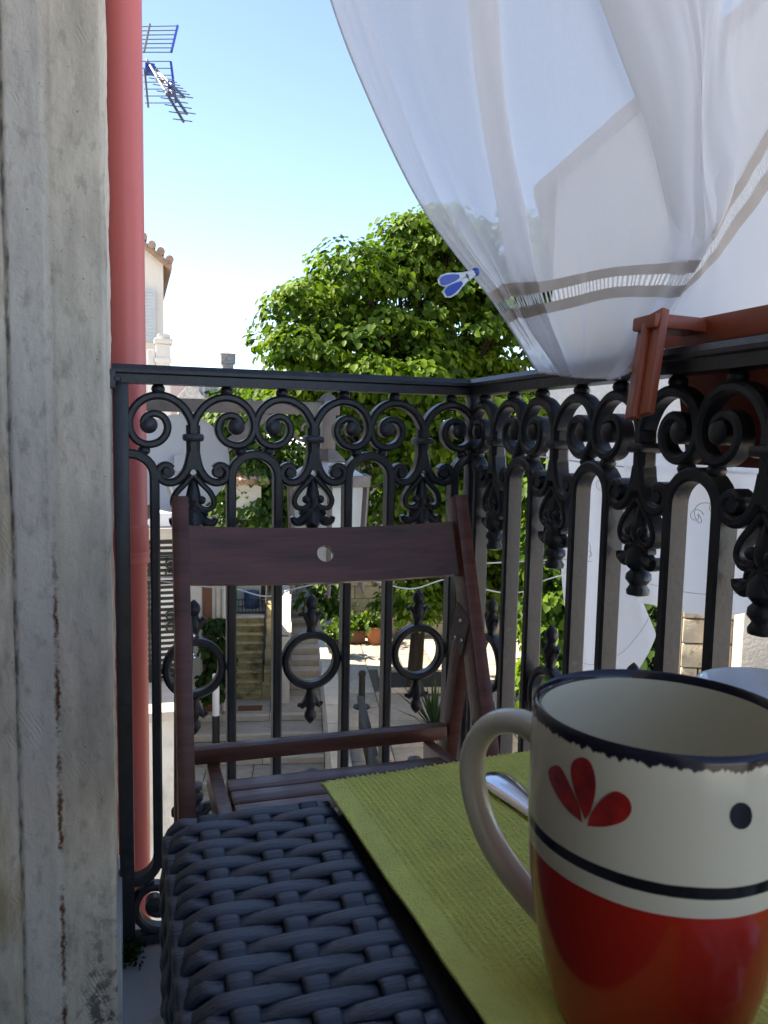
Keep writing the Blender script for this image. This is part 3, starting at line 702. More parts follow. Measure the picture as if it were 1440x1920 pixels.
def hit_mug(px, py, off=.00022):
    r = ray(px, py); a = r.x**2+r.y**2; bb = -2*(r.x*MC.x+r.y*MC.y); c = MC.x**2+MC.y**2-(MR+off)**2
    t = (-bb-math.sqrt(max(0, bb*bb-4*a*c)))/(2*a); q = r*t; q.z += E; return q
def mug(name, label, c, glaze, inner, hd, decorated):
    t = thing(name, label, 'mug', c); Mx = Matrix.Translation(c); hgt = .1078
    out = catmull([(.0005, 0, .0006), (.0270, 0, 0), (.0300, 0, .002), (.0325, 0, .008), (.0372, 0, .026), (.0402, 0, .044), (.0416, 0, .060), (MR, 0, .072), (MR, 0, hgt-.002)], 3)
    pr = [(v.x, v.z) for v in out]+[(MR-.0004, hgt-.0008), (MR-.0014, hgt), (MR-.0026, hgt-.0008), (MR-.003, hgt-.003)]
    o = MB().lathe(pr, 96).build('cup_body', glaze, None, angle=60); o.parent = t
    ins = [(MR-.003, hgt-.003), (MR-.0032, .07), (.0382, .06), (.0365, .044), (.033, .026), (.026, .011), (.012, .006), (.0005, .0055)]
    o = MB().lathe(ins, 96).build('cup_inside', inner, None, angle=60); o.parent = t
    hd = Vector((*hd, 0)).normalized(); pts = [(.0405, .0855), (.052, .0895), (.064, .0850), (.0715, .072), (.070, .055), (.062, .039), (.050, .027), (.0370, .0185)]
    P = catmull([hd*r+Vector((0, 0, z)) for r, z in pts], 5); side = hd.cross(Vector((0, 0, 1))); V = []; N = 14
    for i, p in enumerate(P):
        tt = (P[min(i+1, len(P)-1)]-P[max(i-1, 0)]).normalized(); nn = tt.cross(side).normalized()
        for k in range(N):
            a = 2*math.pi*k/N; V.append(p+side*math.cos(a)*.0062+nn*math.sin(a)*.0046)
    m = MB().add(V, [(i*N+k, i*N+(k+1) % N, (i+1)*N+(k+1) % N, (i+1)*N+k) for i in range(len(P)-1) for k in range(N)])
    o = m.build('handle', inner, None, angle=80); o.parent = t
    return t
mg = mug('mug', 'tall cream mug with red lower half, red petals and black rim at right', MC, mug_mat(), 'cream', (-.55, .83), True)
def decal(name, outline, m, off=.00022):
    pts = [(p.x, p.y) for p in catmull([(x, y, 0) for x, y in outline]+[(outline[0][0], outline[0][1], 0)], 5)][:-1]
    cx = sum(p[0] for p in pts)/len(pts); cy = sum(p[1] for p in pts)/len(pts); n = len(pts); V = [hit_mug(cx, cy, off)]
    for f in (.5, 1): V += [hit_mug(cx+(x-cx)*f, cy+(y-cy)*f, off) for x, y in pts]
    F = [(0, 1+i, 1+(i+1) % n) for i in range(n)]+[(1+i, 1+n+i, 1+n+(i+1) % n, 1+(i+1) % n) for i in range(n)]
    m_ = MB().add(V, F); under(name, m_, m, mg, angle=180)
decal('petal', [(1092, 1543), (1060, 1515), (1035, 1475), (1028, 1446), (1039, 1435), (1053, 1441), (1070, 1475), (1085, 1510)], 'red_glaze')
decal('petal', [(1097, 1537), (1079, 1490), (1070, 1450), (1074, 1428), (1091, 1420), (1108, 1431), (1117, 1465), (1114, 1500), (1105, 1525)], 'red_glaze')
decal('petal', [(1101, 1549), (1108, 1525), (1130, 1497), (1155, 1484), (1178, 1497), (1184, 1520), (1169, 1540), (1135, 1550)], 'red_glaze')
decal('dot', [(1390+21*math.cos(a), 1530+25*math.sin(a)) for a in [2*math.pi*i/10 for i in range(10)]], 'black_glaze')
t = thing('cup', 'plain white cup behind the red and cream mug', 'cup', (.42, .41, TT+.0052))
under('cup_body', MB().lathe([(r, z*.52) for r, z in [(.0005, .002), (.022, .001), (.026, 0), (.027, .004), (.036, .014), (.046, .032), (.050, .049), (.0495, .051), (.0482, .0505), (.044, .032), (.034, .016), (.02, .008), (.0005, .007)]], 64, Matrix.Translation((.42, .41, TT+.0052))), 'white_glaze', t)
P = catmull([(.462, .44, TT+.027), (.483, .455, TT+.028), (.487, .458, TT+.020), (.458, .437, TT+.014)], 5); under('handle', MB().tube(P, .0042, 8), 'white_glaze', t)
# paper napkin, crumpled
def napkin():
    m = MB(); V = []; F = []; n, k_ = 40, 16
    for i in range(k_+1):
        for k in range(n):
            a = 2*math.pi*k/n; q = math.pi/2*i/k_; r = .040*math.cos(q); z = .052*math.sin(q)
            d = 1+.30*noise.noise(Vector((math.cos(a)*2.2, math.sin(a)*2.2, z*60)))+.16*noise.noise(Vector((math.cos(a)*6, math.sin(a)*6, z*140)))
            V.append((.182+r*d*math.cos(a), .118+r*d*math.sin(a), TT+.0055+z*d))
    F = [(i*n+k, i*n+(k+1) % n, (i+1)*n+(k+1) % n, (i+1)*n+k) for i in range(k_) for k in range(n)]
    m.v = V; m.f = F; tag(m.build('paper_napkin', 'paper', angle=18), 'crumpled white paper napkin in front of the mug at the right edge', 'napkin')
napkin()

# ================================================================== SHEER CURTAIN
# hanging strings (pixel, pixel, distance along the facade) at t = 0, .25, .5, .75 (drawn-thread hem), 1 (lower edge)
STR = [
 [(585, -120, 1.06), (662, 115, 1.05), (790, 385, 1.03), (936, 577, 1.00), (1013, 698, .975)],
 [(640, -120, 1.075), (715, 120, 1.06), (826, 388, 1.04), (950, 566, 1.01), (1030, 701, .945)],
 [(745, -120, 1.04), (790, 110, 1.03), (862, 345, 1.01), (962, 563, .985), (1045, 702, .925)],
 [(930, -120, 1.02), (948, 170, 1.005), (985, 385, .99), (1012, 556, .955), (1066, 705, .89)],
 [(868, -120, 1.05), (896, 150, 1.04), (930, 375, 1.02), (968, 566, .985), (1052, 704, .912)],
 [(1000, -120, 1.01), (1005, 150, 1.00), (1030, 385, .98), (1060, 546, .94), (1085, 707, .87)],
 [(1120, -120, .985), (1120, 150, .97), (1135, 385, .94), (1150, 526, .90), (1110, 709, .835)],
 [(1330, -120, .93), (1370, 120, .91), (1385, 330, .885), (1290, 520, .85), (1158, 709, .775)],
 [(1080, -120, .975), (1158, 80, .955), (1236, 310, .92), (1254, 523, .875), (1140, 709, .795)],
 [(1240, -120, .93), (1290, 100, .92), (1306, 330, .895), (1296, 515, .855), (1180, 699, .77)],
 [(1330, -120, .92), (1325, 60, .915), (1322, 290, .895), (1356, 428, .875), (1392, 602, .87)],
 [(1420, -130, .92), (1392, 0, .92), (1385, 165, .91), (1436, 292, .90), (1530, 520, .90)],
 [(1520, -140, .94), (1480, -50, .94), (1475, 40, .94), (1530, 155, .93), (1640, 420, .93)]]
def surf_grid(STR, ns, ntm):
    rows = []
    C3 = [[at(px, py, Y=Y) for px, py, Y in st] for st in STR]
    cols = [catmull(c, ntm) for c in C3]             # along t
    return [catmull([cols[i][k] for i in range(len(cols))], ns) for k in range(len(cols[0]))]   # [t][s]
G = surf_grid(STR, 14, 24); nt_, ns_ = len(G), len(G[0])
for k in range(nt_):
    for i in range(ns_):
        G[k][i] = G[k][i]+Vector((0, 1, 0))*(.009*noise.noise(Vector((i*.13, k*.018, 0)))+.004*noise.noise(Vector((i*.33, k*.03, 5)))+.0015*noise.noise(Vector((i*.6, k*.06, 3))))
CU = thing('sheer_curtain', 'sheer white cotton curtain blowing over the railing corner', 'curtain', (Vector(G[-1][60])).to_tuple())
KB = 72; h0, h1 = KB-4, KB+5; l0, l1 = KB-1, KB+2      # hem rows and ladder rows
SB = 0
mb = MB(); mb.v = [tuple(v) for r in G for v in r]
mb.f = [(k*ns_+i, k*ns_+i+1, (k+1)*ns_+i+1, (k+1)*ns_+i) for k in range(nt_-1) for i in range(ns_-1) if k < l0]
under('curtain_cloth', mb, 'sheer', CU, angle=180)
mb = MB(); mb.v = [tuple(v) for r in G[l1:] for v in r]
mb.f = [(k*ns_+i, k*ns_+i+1, (k+1)*ns_+i+1, (k+1)*ns_+i) for k in range(nt_-1-l1) for i in range(ns_-1)]
under('deep_hem', mb, 'deep_hem', CU, angle=180)
for a, b in ((h0, l0), (l1, h1)):
    mb = MB(); V = []; F = []
    for k in range(a, b+1): V += [G[k][i]-Vector((0, .0012, 0)) for i in range(ns_)]
    F = [(k*ns_+i, k*ns_+i+1, (k+1)*ns_+i+1, (k+1)*ns_+i) for k in range(b-a) for i in range(ns_-1)]
    under('hem_band', mb.add(V, F), 'hem', CU, angle=180)
mb = MB()
for i in range(ns_-1):
    a, b, c, d = G[l0][i], G[l0][i+1], G[l1][i], G[l1][i+1]
    n = max(1, int((b-a).length/.0042))
    for q in range(n):
        f = (q+.3)/n; g2 = (q+.72)/n
        mb.add([a.lerp(b, f), a.lerp(b, g2), c.lerp(d, g2), c.lerp(d, f)], [(0, 1, 2, 3)])
under('ladder_stitch', mb, 'linen', CU, smooth=False)
# lower rolled edge
under('rolled_edge', MB().tube([r[0] for r in G], .0016, 6), 'linen', CU)
under('rolled_edge', MB().tube(G[-1], .0014, 6), 'linen', CU)

# ---- clothes peg at the curtain's edge
def peg():
    a = at(884, 514, Y=1.0); b = at(812, 552, Y=.985)
    t = thing('clothes_peg', 'blue and white plastic clothes peg gripping the curtain edge', 'peg', a.to_tuple())
    d = (b-a).normalized(); view = (a-Vector((0, 0, E))).normalized(); s = d.cross(view).normalized(); L = (b-a).length
    for k, (m, off, ang) in enumerate((('blue_plastic', .004, .10), ('blue_plastic', -.004, -.16))):
        dd = (d+s*ang).normalized(); sd = dd.cross(view).normalized(); V = []; N = 10
        for l, w_, tk in ((-.012, .002, .003), (0, .0032, .0034), (.012, .0035, .0034), (.024, .0055, .0034), (.038, .0085, .0034), (.050, .0080, .0032), (.057, .004, .0028)):
            for q in range(N): an = 2*math.pi*q/N; V.append(a+dd*l+s*off*.5+sd*math.cos(an)*w_+view*math.sin(an)*tk)
        F = [(i*N+q, i*N+(q+1) % N, (i+1)*N+(q+1) % N, (i+1)*N+q) for i in range(6) for q in range(N)]+[tuple(range(N)), tuple(6*N+q for q in range(N))]
        o = under('peg_arm', MB().add(V, F), 'white_plastic', t)
        V = []
        for l, w_ in ((.020, .0022), (.030, .0048), (.040, .0062), (.048, .0058), (.053, .003)):
            for q in (-1, 1): V.append(a+dd*l+s*off*.5+sd*q*w_-view*.0038)
            for q in (-1, 1): V.append(a+dd*l+s*off*.5+sd*q*w_-view*.0030)
        F = [f for i in range(4) for f in ((4*i, 4*i+1, 4*i+5, 4*i+4), (4*i, 4*i+4, 4*i+6, 4*i+2), (4*i+1, 4*i+3, 4*i+7, 4*i+5))]+[(0, 2, 3, 1), (16, 17, 19, 18)]
        under('grip_pad', MB().add(V, F), m, o)
    mb = MB(); mb.tube([a+d*(.010+.003*math.sin(q))+s*.005*math.cos(q)+view*.004*math.sin(q*1.0) for q in [2*math.pi*i/16 for i in range(17)]], .0012, 6); under('spring', mb, 'steel', t)
    under('peg_tip', MB().ball(a-d*.008, .006, 8, (1, .7, 1)), 'blue_plastic', t)
peg()

# ================================================================== PLANTER ON THE RAIL
def planter():
    t = thing('rail_planter', 'terracotta coloured plastic trough hooked over the right railing', 'planter', (.73, .42, .8))
    x0, x1, y0, y1 = .632, .80, .12, at(1300, 640, X=.66).y+.005
    zt = at(1252, 632, X=.62).z+.012; zb = zt-.165
    # open tapered trough with walls
    V = []; tp = .018
    for z, k in ((zb, tp), (zt-.022, .002), (zt-.022, 0), (zt, -.003)):
        V += [(x0+k, y0+k, z), (x1-k, y0+k, z), (x1-k, y1-k, z), (x0+k, y1-k, z)]
    V += [(x0+.004, y0+.004, zt), (x1-.004, y0+.004, zt), (x1-.004, y1-.004, zt), (x0+.004, y1-.004, zt)]
    V += [(x0+tp+.003, y0+tp, zb+.004), (x1-tp-.003, y0+tp, zb+.004), (x1-tp-.003, y1-tp, zb+.004), (x0+tp+.003, y1-tp, zb+.004)]
    F = [(0, 3, 2, 1)]+[(i*4+k, i*4+(k+1) % 4, (i+1)*4+(k+1) % 4, (i+1)*4+k) for i in range(5) for k in range(4)]+[(20, 21, 22, 23)]
    under('trough', MB().add(V, F), 'terra_plastic', t, angle=25)
    for z in (zb+.04, zb+.085):
        under('rib', MB().box(x0+.009, x1-.009, y0+.009, y1-.009, z, z+.006, c=.002), 'terra_plastic', t)
    under('rim', MB().box(x0-.012, x0+.004, y0-.004, y1+.006, zt-.026, zt+.004, c=.003), 'terra_plastic', t)
    under('soil', MB().box(x0+.008, x1-.008, y0+.008, y1-.008, zt-.06, zt-.03), 'soil', t, smooth=False)
    # hook arms: over the handrail, then slanting down inside
    for yy in (at(1270, 640, X=.6).y, .25):
        a = Vector((x0-.008, yy, zt-.006)); b = Vector((XR-.030, yy+.004, zt-.004)); c = at(1198, 782, X=XR-.055) if yy > .4 else Vector((XR-.055, yy+.02, zt-.115))
        mb = MB(); mb.beam(a, b+(b-a).normalized()*.012, .046, .016, c=.2); under('hook_top', mb, 'terra_plastic', t)
        n = Vector((1, 0, .35)); mb = MB(); mb.beam(b+Vector((.002, 0, .010)), c, .046, .010, up=n, c=.2)
        o = under('hook_arm', mb, 'terra_plastic', t)
        mb = MB(); off = Vector((-.006, 0, -.002)); mb.beam(b+off+Vector((0, 0, .006)), c+off, .010, .010, up=n, c=.25); under('rib', mb, 'terra_plastic', o)
planter()

# ================================================================== LAUNDRY OUTSIDE THE RAILING
def hung(name, label, poly, X, bulge, folds, emb, mname='linen'):
    """cloth hung from a line; poly = strings of pixels (top, 1/3, 2/3, bottom) placed on the plane x = X"""
    C3 = [[at(px, py, X=X+dx) for px, py, dx in st] for st in poly]
    cols = [catmull(c, 14) for c in C3]; G2 = [catmull([c[k] for c in cols], 12) for k in range(len(cols[0]))]
    for k in range(len(G2)):
        for i in range(len(G2[0])): G2[k][i] = G2[k][i]+Vector((bulge*math.sin(i*folds+k*.02)+.006*noise.noise(Vector((i*.15, k*.08, X))), 0, 0))
    t = thing(name, label, 'cloth', G2[-1][len(G2[0])//2].to_tuple(), 'laundry outside the railing'); n = len(G2[0])
    m = MB(); m.v = [tuple(v) for r in G2 for v in r]; m.f = [(k*n+i, k*n+i+1, (k+1)*n+i+1, (k+1)*n+i) for k in range(len(G2)-1) for i in range(n-1)]
    under('cloth_sheet', m, mname, t, angle=180)
    m = MB(); kk = len(G2)-7; m.tube([p-Vector((.002, 0, 0)) for p in G2[kk]], .0006, 5); under('hem_seam', m, 'thread', t)
    for cx, cy, sc, rot in emb:
        m = MB()
        def ep(u, v):
            c, s = math.cos(rot), math.sin(rot); p = at(cx+(u*c-v*s)*sc, cy+(u*s+v*c)*sc, X=X-.012); return p
        m.tube([ep(1.6*q-1.0+.55*math.cos(q*5), .5*math.sin(q*6)) for q in [i/26 for i in range(27)]], .0006, 5)
        m.tube([ep(.5+(.5-.42*q)*math.cos(q*7), -.2+(.5-.42*q)*math.sin(q*7)) for q in [i/20 for i in range(21)]], .0006, 5)
        m.tube([ep(-.6+(.4-.3*q)*math.cos(-q*7), .1+(.4-.3*q)*math.sin(-q*7)) for q in [i/20 for i in range(21)]], .0006, 5)
        under('embroidery', m, 'thread', t)
    return t
hung('hanging_cloth', 'pointed white cloth hung nearest the tree outside the railing',
     [[(1068, 862, .06), (1052, 990, .05), (1052, 1130, .03), (1078, 1330, .02)], [(1110, 858, .0), (1100, 990, .02), (1110, 1130, .03), (1120, 1340, .03)],
      [(1150, 856, .03), (1160, 990, .0), (1165, 1130, .01), (1165, 1300, .02)], [(1186, 852, .0), (1184, 980, .02), (1196, 1110, .02), (1222, 1192, .02)]],
     .96, .012, .22, [(1095, 1030, 26, 1.2), (1112, 905, 30, .5)])
hung('hanging_cloth', 'broad white embroidered cloth hung beside the planter outside the railing',
     [[(1168, 846, .02), (1174, 950, .02), (1180, 1040, .03), (1190, 1130, .03)], [(1240, 842, .0), (1245, 950, .03), (1250, 1050, .04), (1262, 1142, .03)],
      [(1320, 838, .03), (1325, 950, .0), (1335, 1060, .02), (1345, 1155, .03)], [(1400, 834, .0), (1410, 950, .03), (1415, 1050, .0), (1425, 1140, .02)], [(1500, 830, .02), (1510, 940, .0), (1520, 1040, .02), (1530, 1100, .03)]],
     .90, .010, .25, [(1325, 960, 36, -.2), (1240, 990, 30, .4)])
def rope(label, pts, r=.0018):
    tag(MB().tube(catmull(pts, 10), r, 6).build('clothes_line', 'rope'), label, 'rope', 'clothes lines outside the railing')
YR = 1.62
rope('taut white clothes line behind the chair backrest', [(FX-.02, YR, E-.293), (Xp(500, YR), YR, E-.297), (Xp(880, YR), YR, E-.291), (1.35, YR, E-.283)])
rope('slack white clothes line sagging below the taut one behind the railing',
     [(FX-.02, YR+.06, E-.29), at(385, 1100, Y=YR+.06), at(440, 1104, Y=YR+.06), at(500, 1118, Y=YR+.06), at(560, 1102, Y=YR+.06), at(615, 1092, Y=YR+.06), at(690, 1088, Y=YR+.06), at(770, 1104, Y=YR+.06), at(840, 1086, Y=YR+.06), at(905, 1104, Y=YR+.06), at(955, 1112, Y=YR+.06), at(1000, 1104, Y=YR+.06), at(1040, 1082, Y=YR+.06), (1.38, YR+.06, E-.28)])
rope('upper clothes line carrying the white laundry beside the right railing', [(.95, 1.75, E-.04), (.94, 1.3, E-.052), (.93, .9, E-.045), (.92, .2, E-.03)])

# ================================================================== STREET LANTERN
def lantern():
    c = at(612, 1000, Y=3.4); cx, cy = c.x, 3.4
    t = thing('street_lantern', 'brown framed hexagonal street lantern hanging from a wall arm', 'lantern', (cx, cy, E-.75))
    zt, zr0, zr1, zb = E-.06, E-.155, E-.20, E-.62
    R0 = .205; ang = [math.radians(60*i+20) for i in range(6)]
    P = lambda r, z, a: Vector((cx+r*math.cos(a), cy+r*math.sin(a), z))
    za = E+.112
    mb = MB(); mb.beam((FX-.02, 3.4, za), (cx+.05, 3.4, za+.005), .05, .055, c=.08); under('wall_arm', mb, 'lampmetal', t)
    mb = MB(); mb.beam((FX-.02, 3.4, E-.47), (Xp(500, 3.4), 3.4, za-.02), .035, .045, c=.08); under('brace', mb, 'lampmetal', t)
    mb = MB(); mb.tube([(cx-.1-.06*math.cos(q)*(1-q/9), 3.4, za-.09-.06*math.sin(q)*(1-q/9)) for q in [i*.35 for i in range(20)]], .008, 6); under('scroll', mb, 'lampmetal', t)
    mb = MB(); mb.box(cx-.03, cx+.03, cy-.03, cy+.03, zt-.005, za+.03, c=.004); mb.lathe([(.05, za+.028), (.05, za+.04), (.024, za+.065), (.0005, za+.075)], 6, Matrix.Translation((cx, cy, 0))); under('hanger_post', mb, 'lampmetal', t)
    mb = MB(); mb.lathe([(.035, zt), (.085, zt-.045), (.09, zt-.055), (.06, zt-.056)], 6, Matrix.Translation((cx, cy, 0)) @ Matrix.Rotation(ang[0], 4, 'Z')); under('cap', mb, 'lampmetal', t, smooth=False)
    for i in range(6):
        a, b = ang[i], ang[(i+1) % 6]
        mb = MB(); mb.add([P(.085, zt-.06, a), P(.085, zt-.06, b), P(R0, zr0-.035, b), P(R0, zr0-.035, a)], [(0, 1, 2, 3)]); under('roof_panel', mb, 'dishgrey', t, smooth=False)
        mb = MB(); mb.beam(P(R0, zr1, a), P(R0, zr1, b), .018, .05, c=.05); under('top_rail', mb, 'lampmetal', t)
        mb = MB(); mb.beam(P(R0-.012, zr1-.02, a), P(R0-.035, zb, a), .022, .022, up=(math.cos(a), math.sin(a), 0), c=.1); under('corner_bar', mb, 'lampmetal', t)
        mb = MB(); mb.beam(P(R0-.035, zb, a), P(R0-.035, zb, b), .018, .06, c=.05); under('bottom_rail', mb, 'lampmetal', t)
        mb = MB(); mb.add([P(R0-.016, zr1-.02, a), P(R0-.016, zr1-.02, b), P(R0-.038, zb, b), P(R0-.038, zb, a)], [(0, 1, 2, 3)]); under('pane', mb, 'lampglass', t, smooth=False)
        mb = MB(); mb.tube([P(R0-.03, zb-.02, a), P(R0-.025, zb-.06, a), P(R0-.015, zb-.085, a)], [.010, .009, .005], 6); under('foot', mb, 'lampmetal', t)
    mb = MB(); mb.add([P(R0-.05, zb+.0, a) for a in ang], [tuple(range(6))]); under('floor_pane', mb, 'lampglass', t, smooth=False)
    mb = MB(); mb.lathe([(.025, zb+.02), (.05, zb+.06), (.085, zb+.16), (.09, zb+.22), (.06, zb+.28), (.03, zb+.31), (.028, zr1)], 20, Matrix.Translation((cx, cy, 0))); under('bulb', mb, 'bulbglass', t)
lantern()

# ================================================================== SATELLITE DISH, ANTENNA
def dish():
    c = at(338, 872, Y=3.15); t = thing('satellite_dish', 'pale grey satellite dish behind the railing scrolls at left', 'dish', c.to_tuple())
    R = Matrix.Translation(c) @ Vector((-.25, -1, .28)).normalized().to_track_quat('Z', 'Y').to_matrix().to_4x4() @ Matrix.Scale(.69, 4)
    pr = [(.0005, .0)]+[(r, .16*r*r/.09*.35) for r in (.06, .12, .18, .24, .275)]+[(.285, .055), (.283, .045)]
    under('reflector', MB().lathe(pr, 40, R), 'dishgrey', t)
    mb = MB(); mb.tube([R @ Vector((0, -.27, .04)), R @ Vector((0, -.16, .34))], .010, 6); mb.tube([R @ Vector((0, -.17, .33)), R @ Vector((0, -.10, .32))], .022, 8); under('feed_arm', mb, 'dishgrey', t)
    mb = MB(); mb.box(-.03, .03, -.04, .05, .022, .03, R, 0); under('face_plate', mb, 'dishgrey', t)
    mb = MB(); mb.tube([R @ Vector((0, 0, -.01)), c+Vector((-.03, .12, -.03)), (FX+.1, c.y+.14, c.z-.06), (FX-.03, c.y+.14, c.z-.06)], .014, 8); under('mount_pole', mb, 'alu', t)
    return t
# antenna
def antenna():
    Y = 4.5; m = at(262, 130, Y=Y); t = thing('tv_antenna', 'grey and blue television antenna on a mast behind the pink downpipe', 'antenna', (m.x-.1, Y, E+1.0))
    mx = m.x-.045
    mb = MB(); mb.tube([(mx-.12, 4.25, E+.9), (mx, 4.4, E+1.1), (mx, Y, E+1.4), (mx, Y, E+2.35)], .016, 8); under('mast', mb, 'alu', t)
    A = lambda px, py, dy=0: at(px, py, Y=Y+dy)
    def bar(nm, a, b, r, mm, par=t): return under(nm, MB().tube([a, b], r, 6), mm, par)
    # upper reflector grid
    u = bar('reflector_frame', A(281, 45, .05), A(270, 98, 0), .006, 'alu'); bar('reflector_edge', A(333, 48, .05), A(321, 98, 0), .007, 'blue_plastic')
    for i in range(7):
        f = i/6; bar('rod', A(262-3*f, 50+48*f, .05*(1-f)), A(333-12*f, 48.5+49.5*f, .05*(1-f)), .0026, 'alu', u)
    l = bar('reflector_frame', A(271, 130, 0), A(278, 202, .05), .006, 'alu'); bar('reflector_edge', A(320, 115, 0), A(330, 193, .05), .007, 'blue_plastic')
    for i in range(7):
        f = i/6; bar('rod', A(266+6*f, 115+78*f, .05*f), A(320+10*f, 115+78*f, .05*f), .0026, 'alu', l)
    under('junction_box', MB().box(A(272, 130).x, A(290, 130).x, Y-.03, Y+.02, A(280, 139).z, A(280, 122).z, c=.004), 'blue_plastic', t)
    # booms coming towards us with directors
    for (a, b) in (((275, 112), (344, 228)), ((290, 126), (350, 213)), ((293, 131), (345, 182))):
        p0 = A(*a); p1 = at(*b, Y=Y-.55); bm_ = bar('boom', p0, p1, .007, 'alu')
        for i in range(7):
            q = p0.lerp(p1, .34+.64*i/6); bar('director', q-Vector((.045, 0, 0)), q+Vector((.045, 0, 0)), .0024, 'alu', bm_)
    for px, py in ((319, 160), (320, 173)): 
        q = at(px, py, Y=Y-.27); under('clip', MB().box(q.x-.012, q.x+.012, q.y-.02, q.y+.02, q.z-.016, q.z+.016, c=.003), 'blue_plastic', t)
dish(); antenna()

# ================================================================== TERRACE, STREET AND STAIRS (own frame, turned 11.8 degrees)
OT = Vector((2.54, 9.28, 0)); TU = Vector((.979, -.205, 0)); TV = Vector((.205, .979, 0)); TA = math.atan2(-.205, .979)
def tp(u, v, z): return OT+TU*u+TV*v+Vector((0, 0, z))
def uv(p): q = Vector(p)-OT; return q.dot(TU), q.dot(TV)
FR = Matrix((TU, TV, Vector((0, 0, 1)))).transposed().to_4x4(); FR.translation = OT
def fbox(mb, u0, u1, v0, v1, z0, z1, c=0): return mb.box(u0, u1, v0, v1, z0, z1, FR, c)
TER = tag(fbox(MB(), .1, 11, -8.5, 7.2, SZ-1.4, TZ-.02).build('terrace', 'joint'), kind='structure')
tree_uv = uv((4.49, 11.89, 0))
SLAB = [MB().box(-.5, .5, -.5, .5, -.03, 0, c=.012).data('paving_slab', 'stone')]
def slab(par, u, v, w_, l_, z):
    o = link('paving_slab', SLAB[0], None, tp(u, v, z)); o.rotation_euler = (random.uniform(-.003, .003), random.uniform(-.003, .003), TA); o.scale = (w_-.014, l_-.014, 1); adopt(o, par)
u = .12
while u < 7.0:
    w_ = random.choice((.42, .5, .58, .66)); v = -4.2+random.uniform(0, .4)
    while v < 6.3:
        l_ = random.uniform(.42, .85)
        cu_, cv_ = u+w_/2, v+l_/2
        if not (abs(cu_-tree_uv[0]-.1) < .72 and abs(cv_-tree_uv[1]-.25) < .62) and not (cu_ > 5.2 and cv_ < -3): slab(TER, cu_, cv_, w_, l_, TZ+random.uniform(-.004, .006))
        v += l_
    u += w_
bed = thing('tree_bed', 'dark soil bed around the foot of the linden tree', 'bed', tp(*tree_uv, TZ))
a, b = tree_uv; a += .1; b += .25
for x0, x1, y0, y1 in ((a-.62, a+.62, b-.55, b-.47), (a-.62, a+.62, b+.47, b+.55), (a-.62, a-.54, b-.47, b+.47), (a+.54, a+.62, b-.47, b+.47)):
    under('edging', fbox(MB(), x0, x1, y0, y1, TZ-.02, TZ+.07, .01), 'edge_stone', bed)
under('soil', fbox(MB(), a-.54, a+.54, b-.47, b+.47, TZ-.02, TZ+.03), 'soil', bed, smooth=False)
# retaining wall between street and terrace
RW = thing('retaining_wall', 'cream plastered retaining wall between stepped street and terrace', 'wall', tp(0, 0, SZ-1.4))
under('wall', fbox(MB(), -.10, .10, -8.5, 5.1, SZ-1.4, TZ+.02), 'whitewash', RW, smooth=False)
v = -8.4
while v < 5.0:
    under('coping_stone', fbox(MB(), -.14, .12, v, v+.78, TZ+.021, TZ+.075, .012), 'edge_stone', RW); v += .8
FN = thing('metal_barrier', 'black metal barrier leaning along the terrace edge', 'barrier', tp(.4, 0, TZ))
for v0 in (-3.2, -1.75, -.3):
    under('panel', fbox(MB(), .30, .33, v0+.04, v0+1.36, TZ+.05, TZ+.46, .006), 'black', FN)
    under('top_rail', fbox(MB(), .27, .37, v0, v0+1.4, TZ+.47, TZ+.51, .01), 'iron', FN)
    under('post', fbox(MB(), .29, .34, v0, v0+.05, TZ, TZ+.47), 'black', FN)
# street: upper landing, then shallow steps coming down towards us
ST = tag(fbox(MB(), -9, -.10, -12, 12, SZ-1.4, SZ-1.35).build('street', 'joint'), kind='structure')
lev = SZ; vk = []
for k, yy in enumerate((1342, 1378, 1422)): vk.append(uv(at(510, yy, Z=SZ-E-.1*k))[1])
while vk[-1] > -9: vk.append(vk[-1]-.68)
prev = 7.5; SU0 = -2.75
for k, v in enumerate(vk):
    z = SZ-.1*k
    s_ = under('step', fbox(MB(), SU0, -.105, v+.02, prev, SZ-1.34, z-.03), 'joint', ST, smooth=False)
    if k < 12:
        us = [SU0, SU0+.8+random.uniform(-.2, .2), -1.15+random.uniform(-.25, .25), -.105]
        for i in range(3):
            um, wm_ = (us[i]+us[i+1])/2, us[i+1]-us[i]
            o = MB().box(-.5, .5, -.5, .5, -.10, 0, c=.01) if not k and not i else None
            if o: EDGE = o.data('edge_stone', 'edge_stone')
            o = link('edge_stone', EDGE, None, tp(um, v+.07, z+.004)); o.rotation_euler.z = TA; o.scale = (wm_-.01, .15, 1); adopt(o, s_)
            n = max(1, round((min(prev, 6.9)-v-.15)/.75)); L_ = (prev-.0-v-.155)/n
            for q in range(n):
                slab(s_, um, v+.15+L_*(q+.5), wm_, L_, z)
    prev = v+.02
gr = thing('drain_grate', 'rusty drain grate set in the landing below the stone stairs', 'grate', tp(uv(at(468, 1328, Z=SZ-E))[0], uv(at(468, 1328, Z=SZ-E))[1], SZ+.004))
gu, gv = uv(gr.location)
for i in range(9): under('bar', fbox(MB(), gu-.2+i*.048, gu-.175+i*.048, gv-.12, gv+.12, SZ+.002, SZ+.012), 'brown_door', gr, smooth=False)
under('frame', fbox(MB(), gu-.22, gu+.24, gv-.14, gv+.14, SZ+.0005, SZ+.004), 'brown_door', gr, smooth=False)
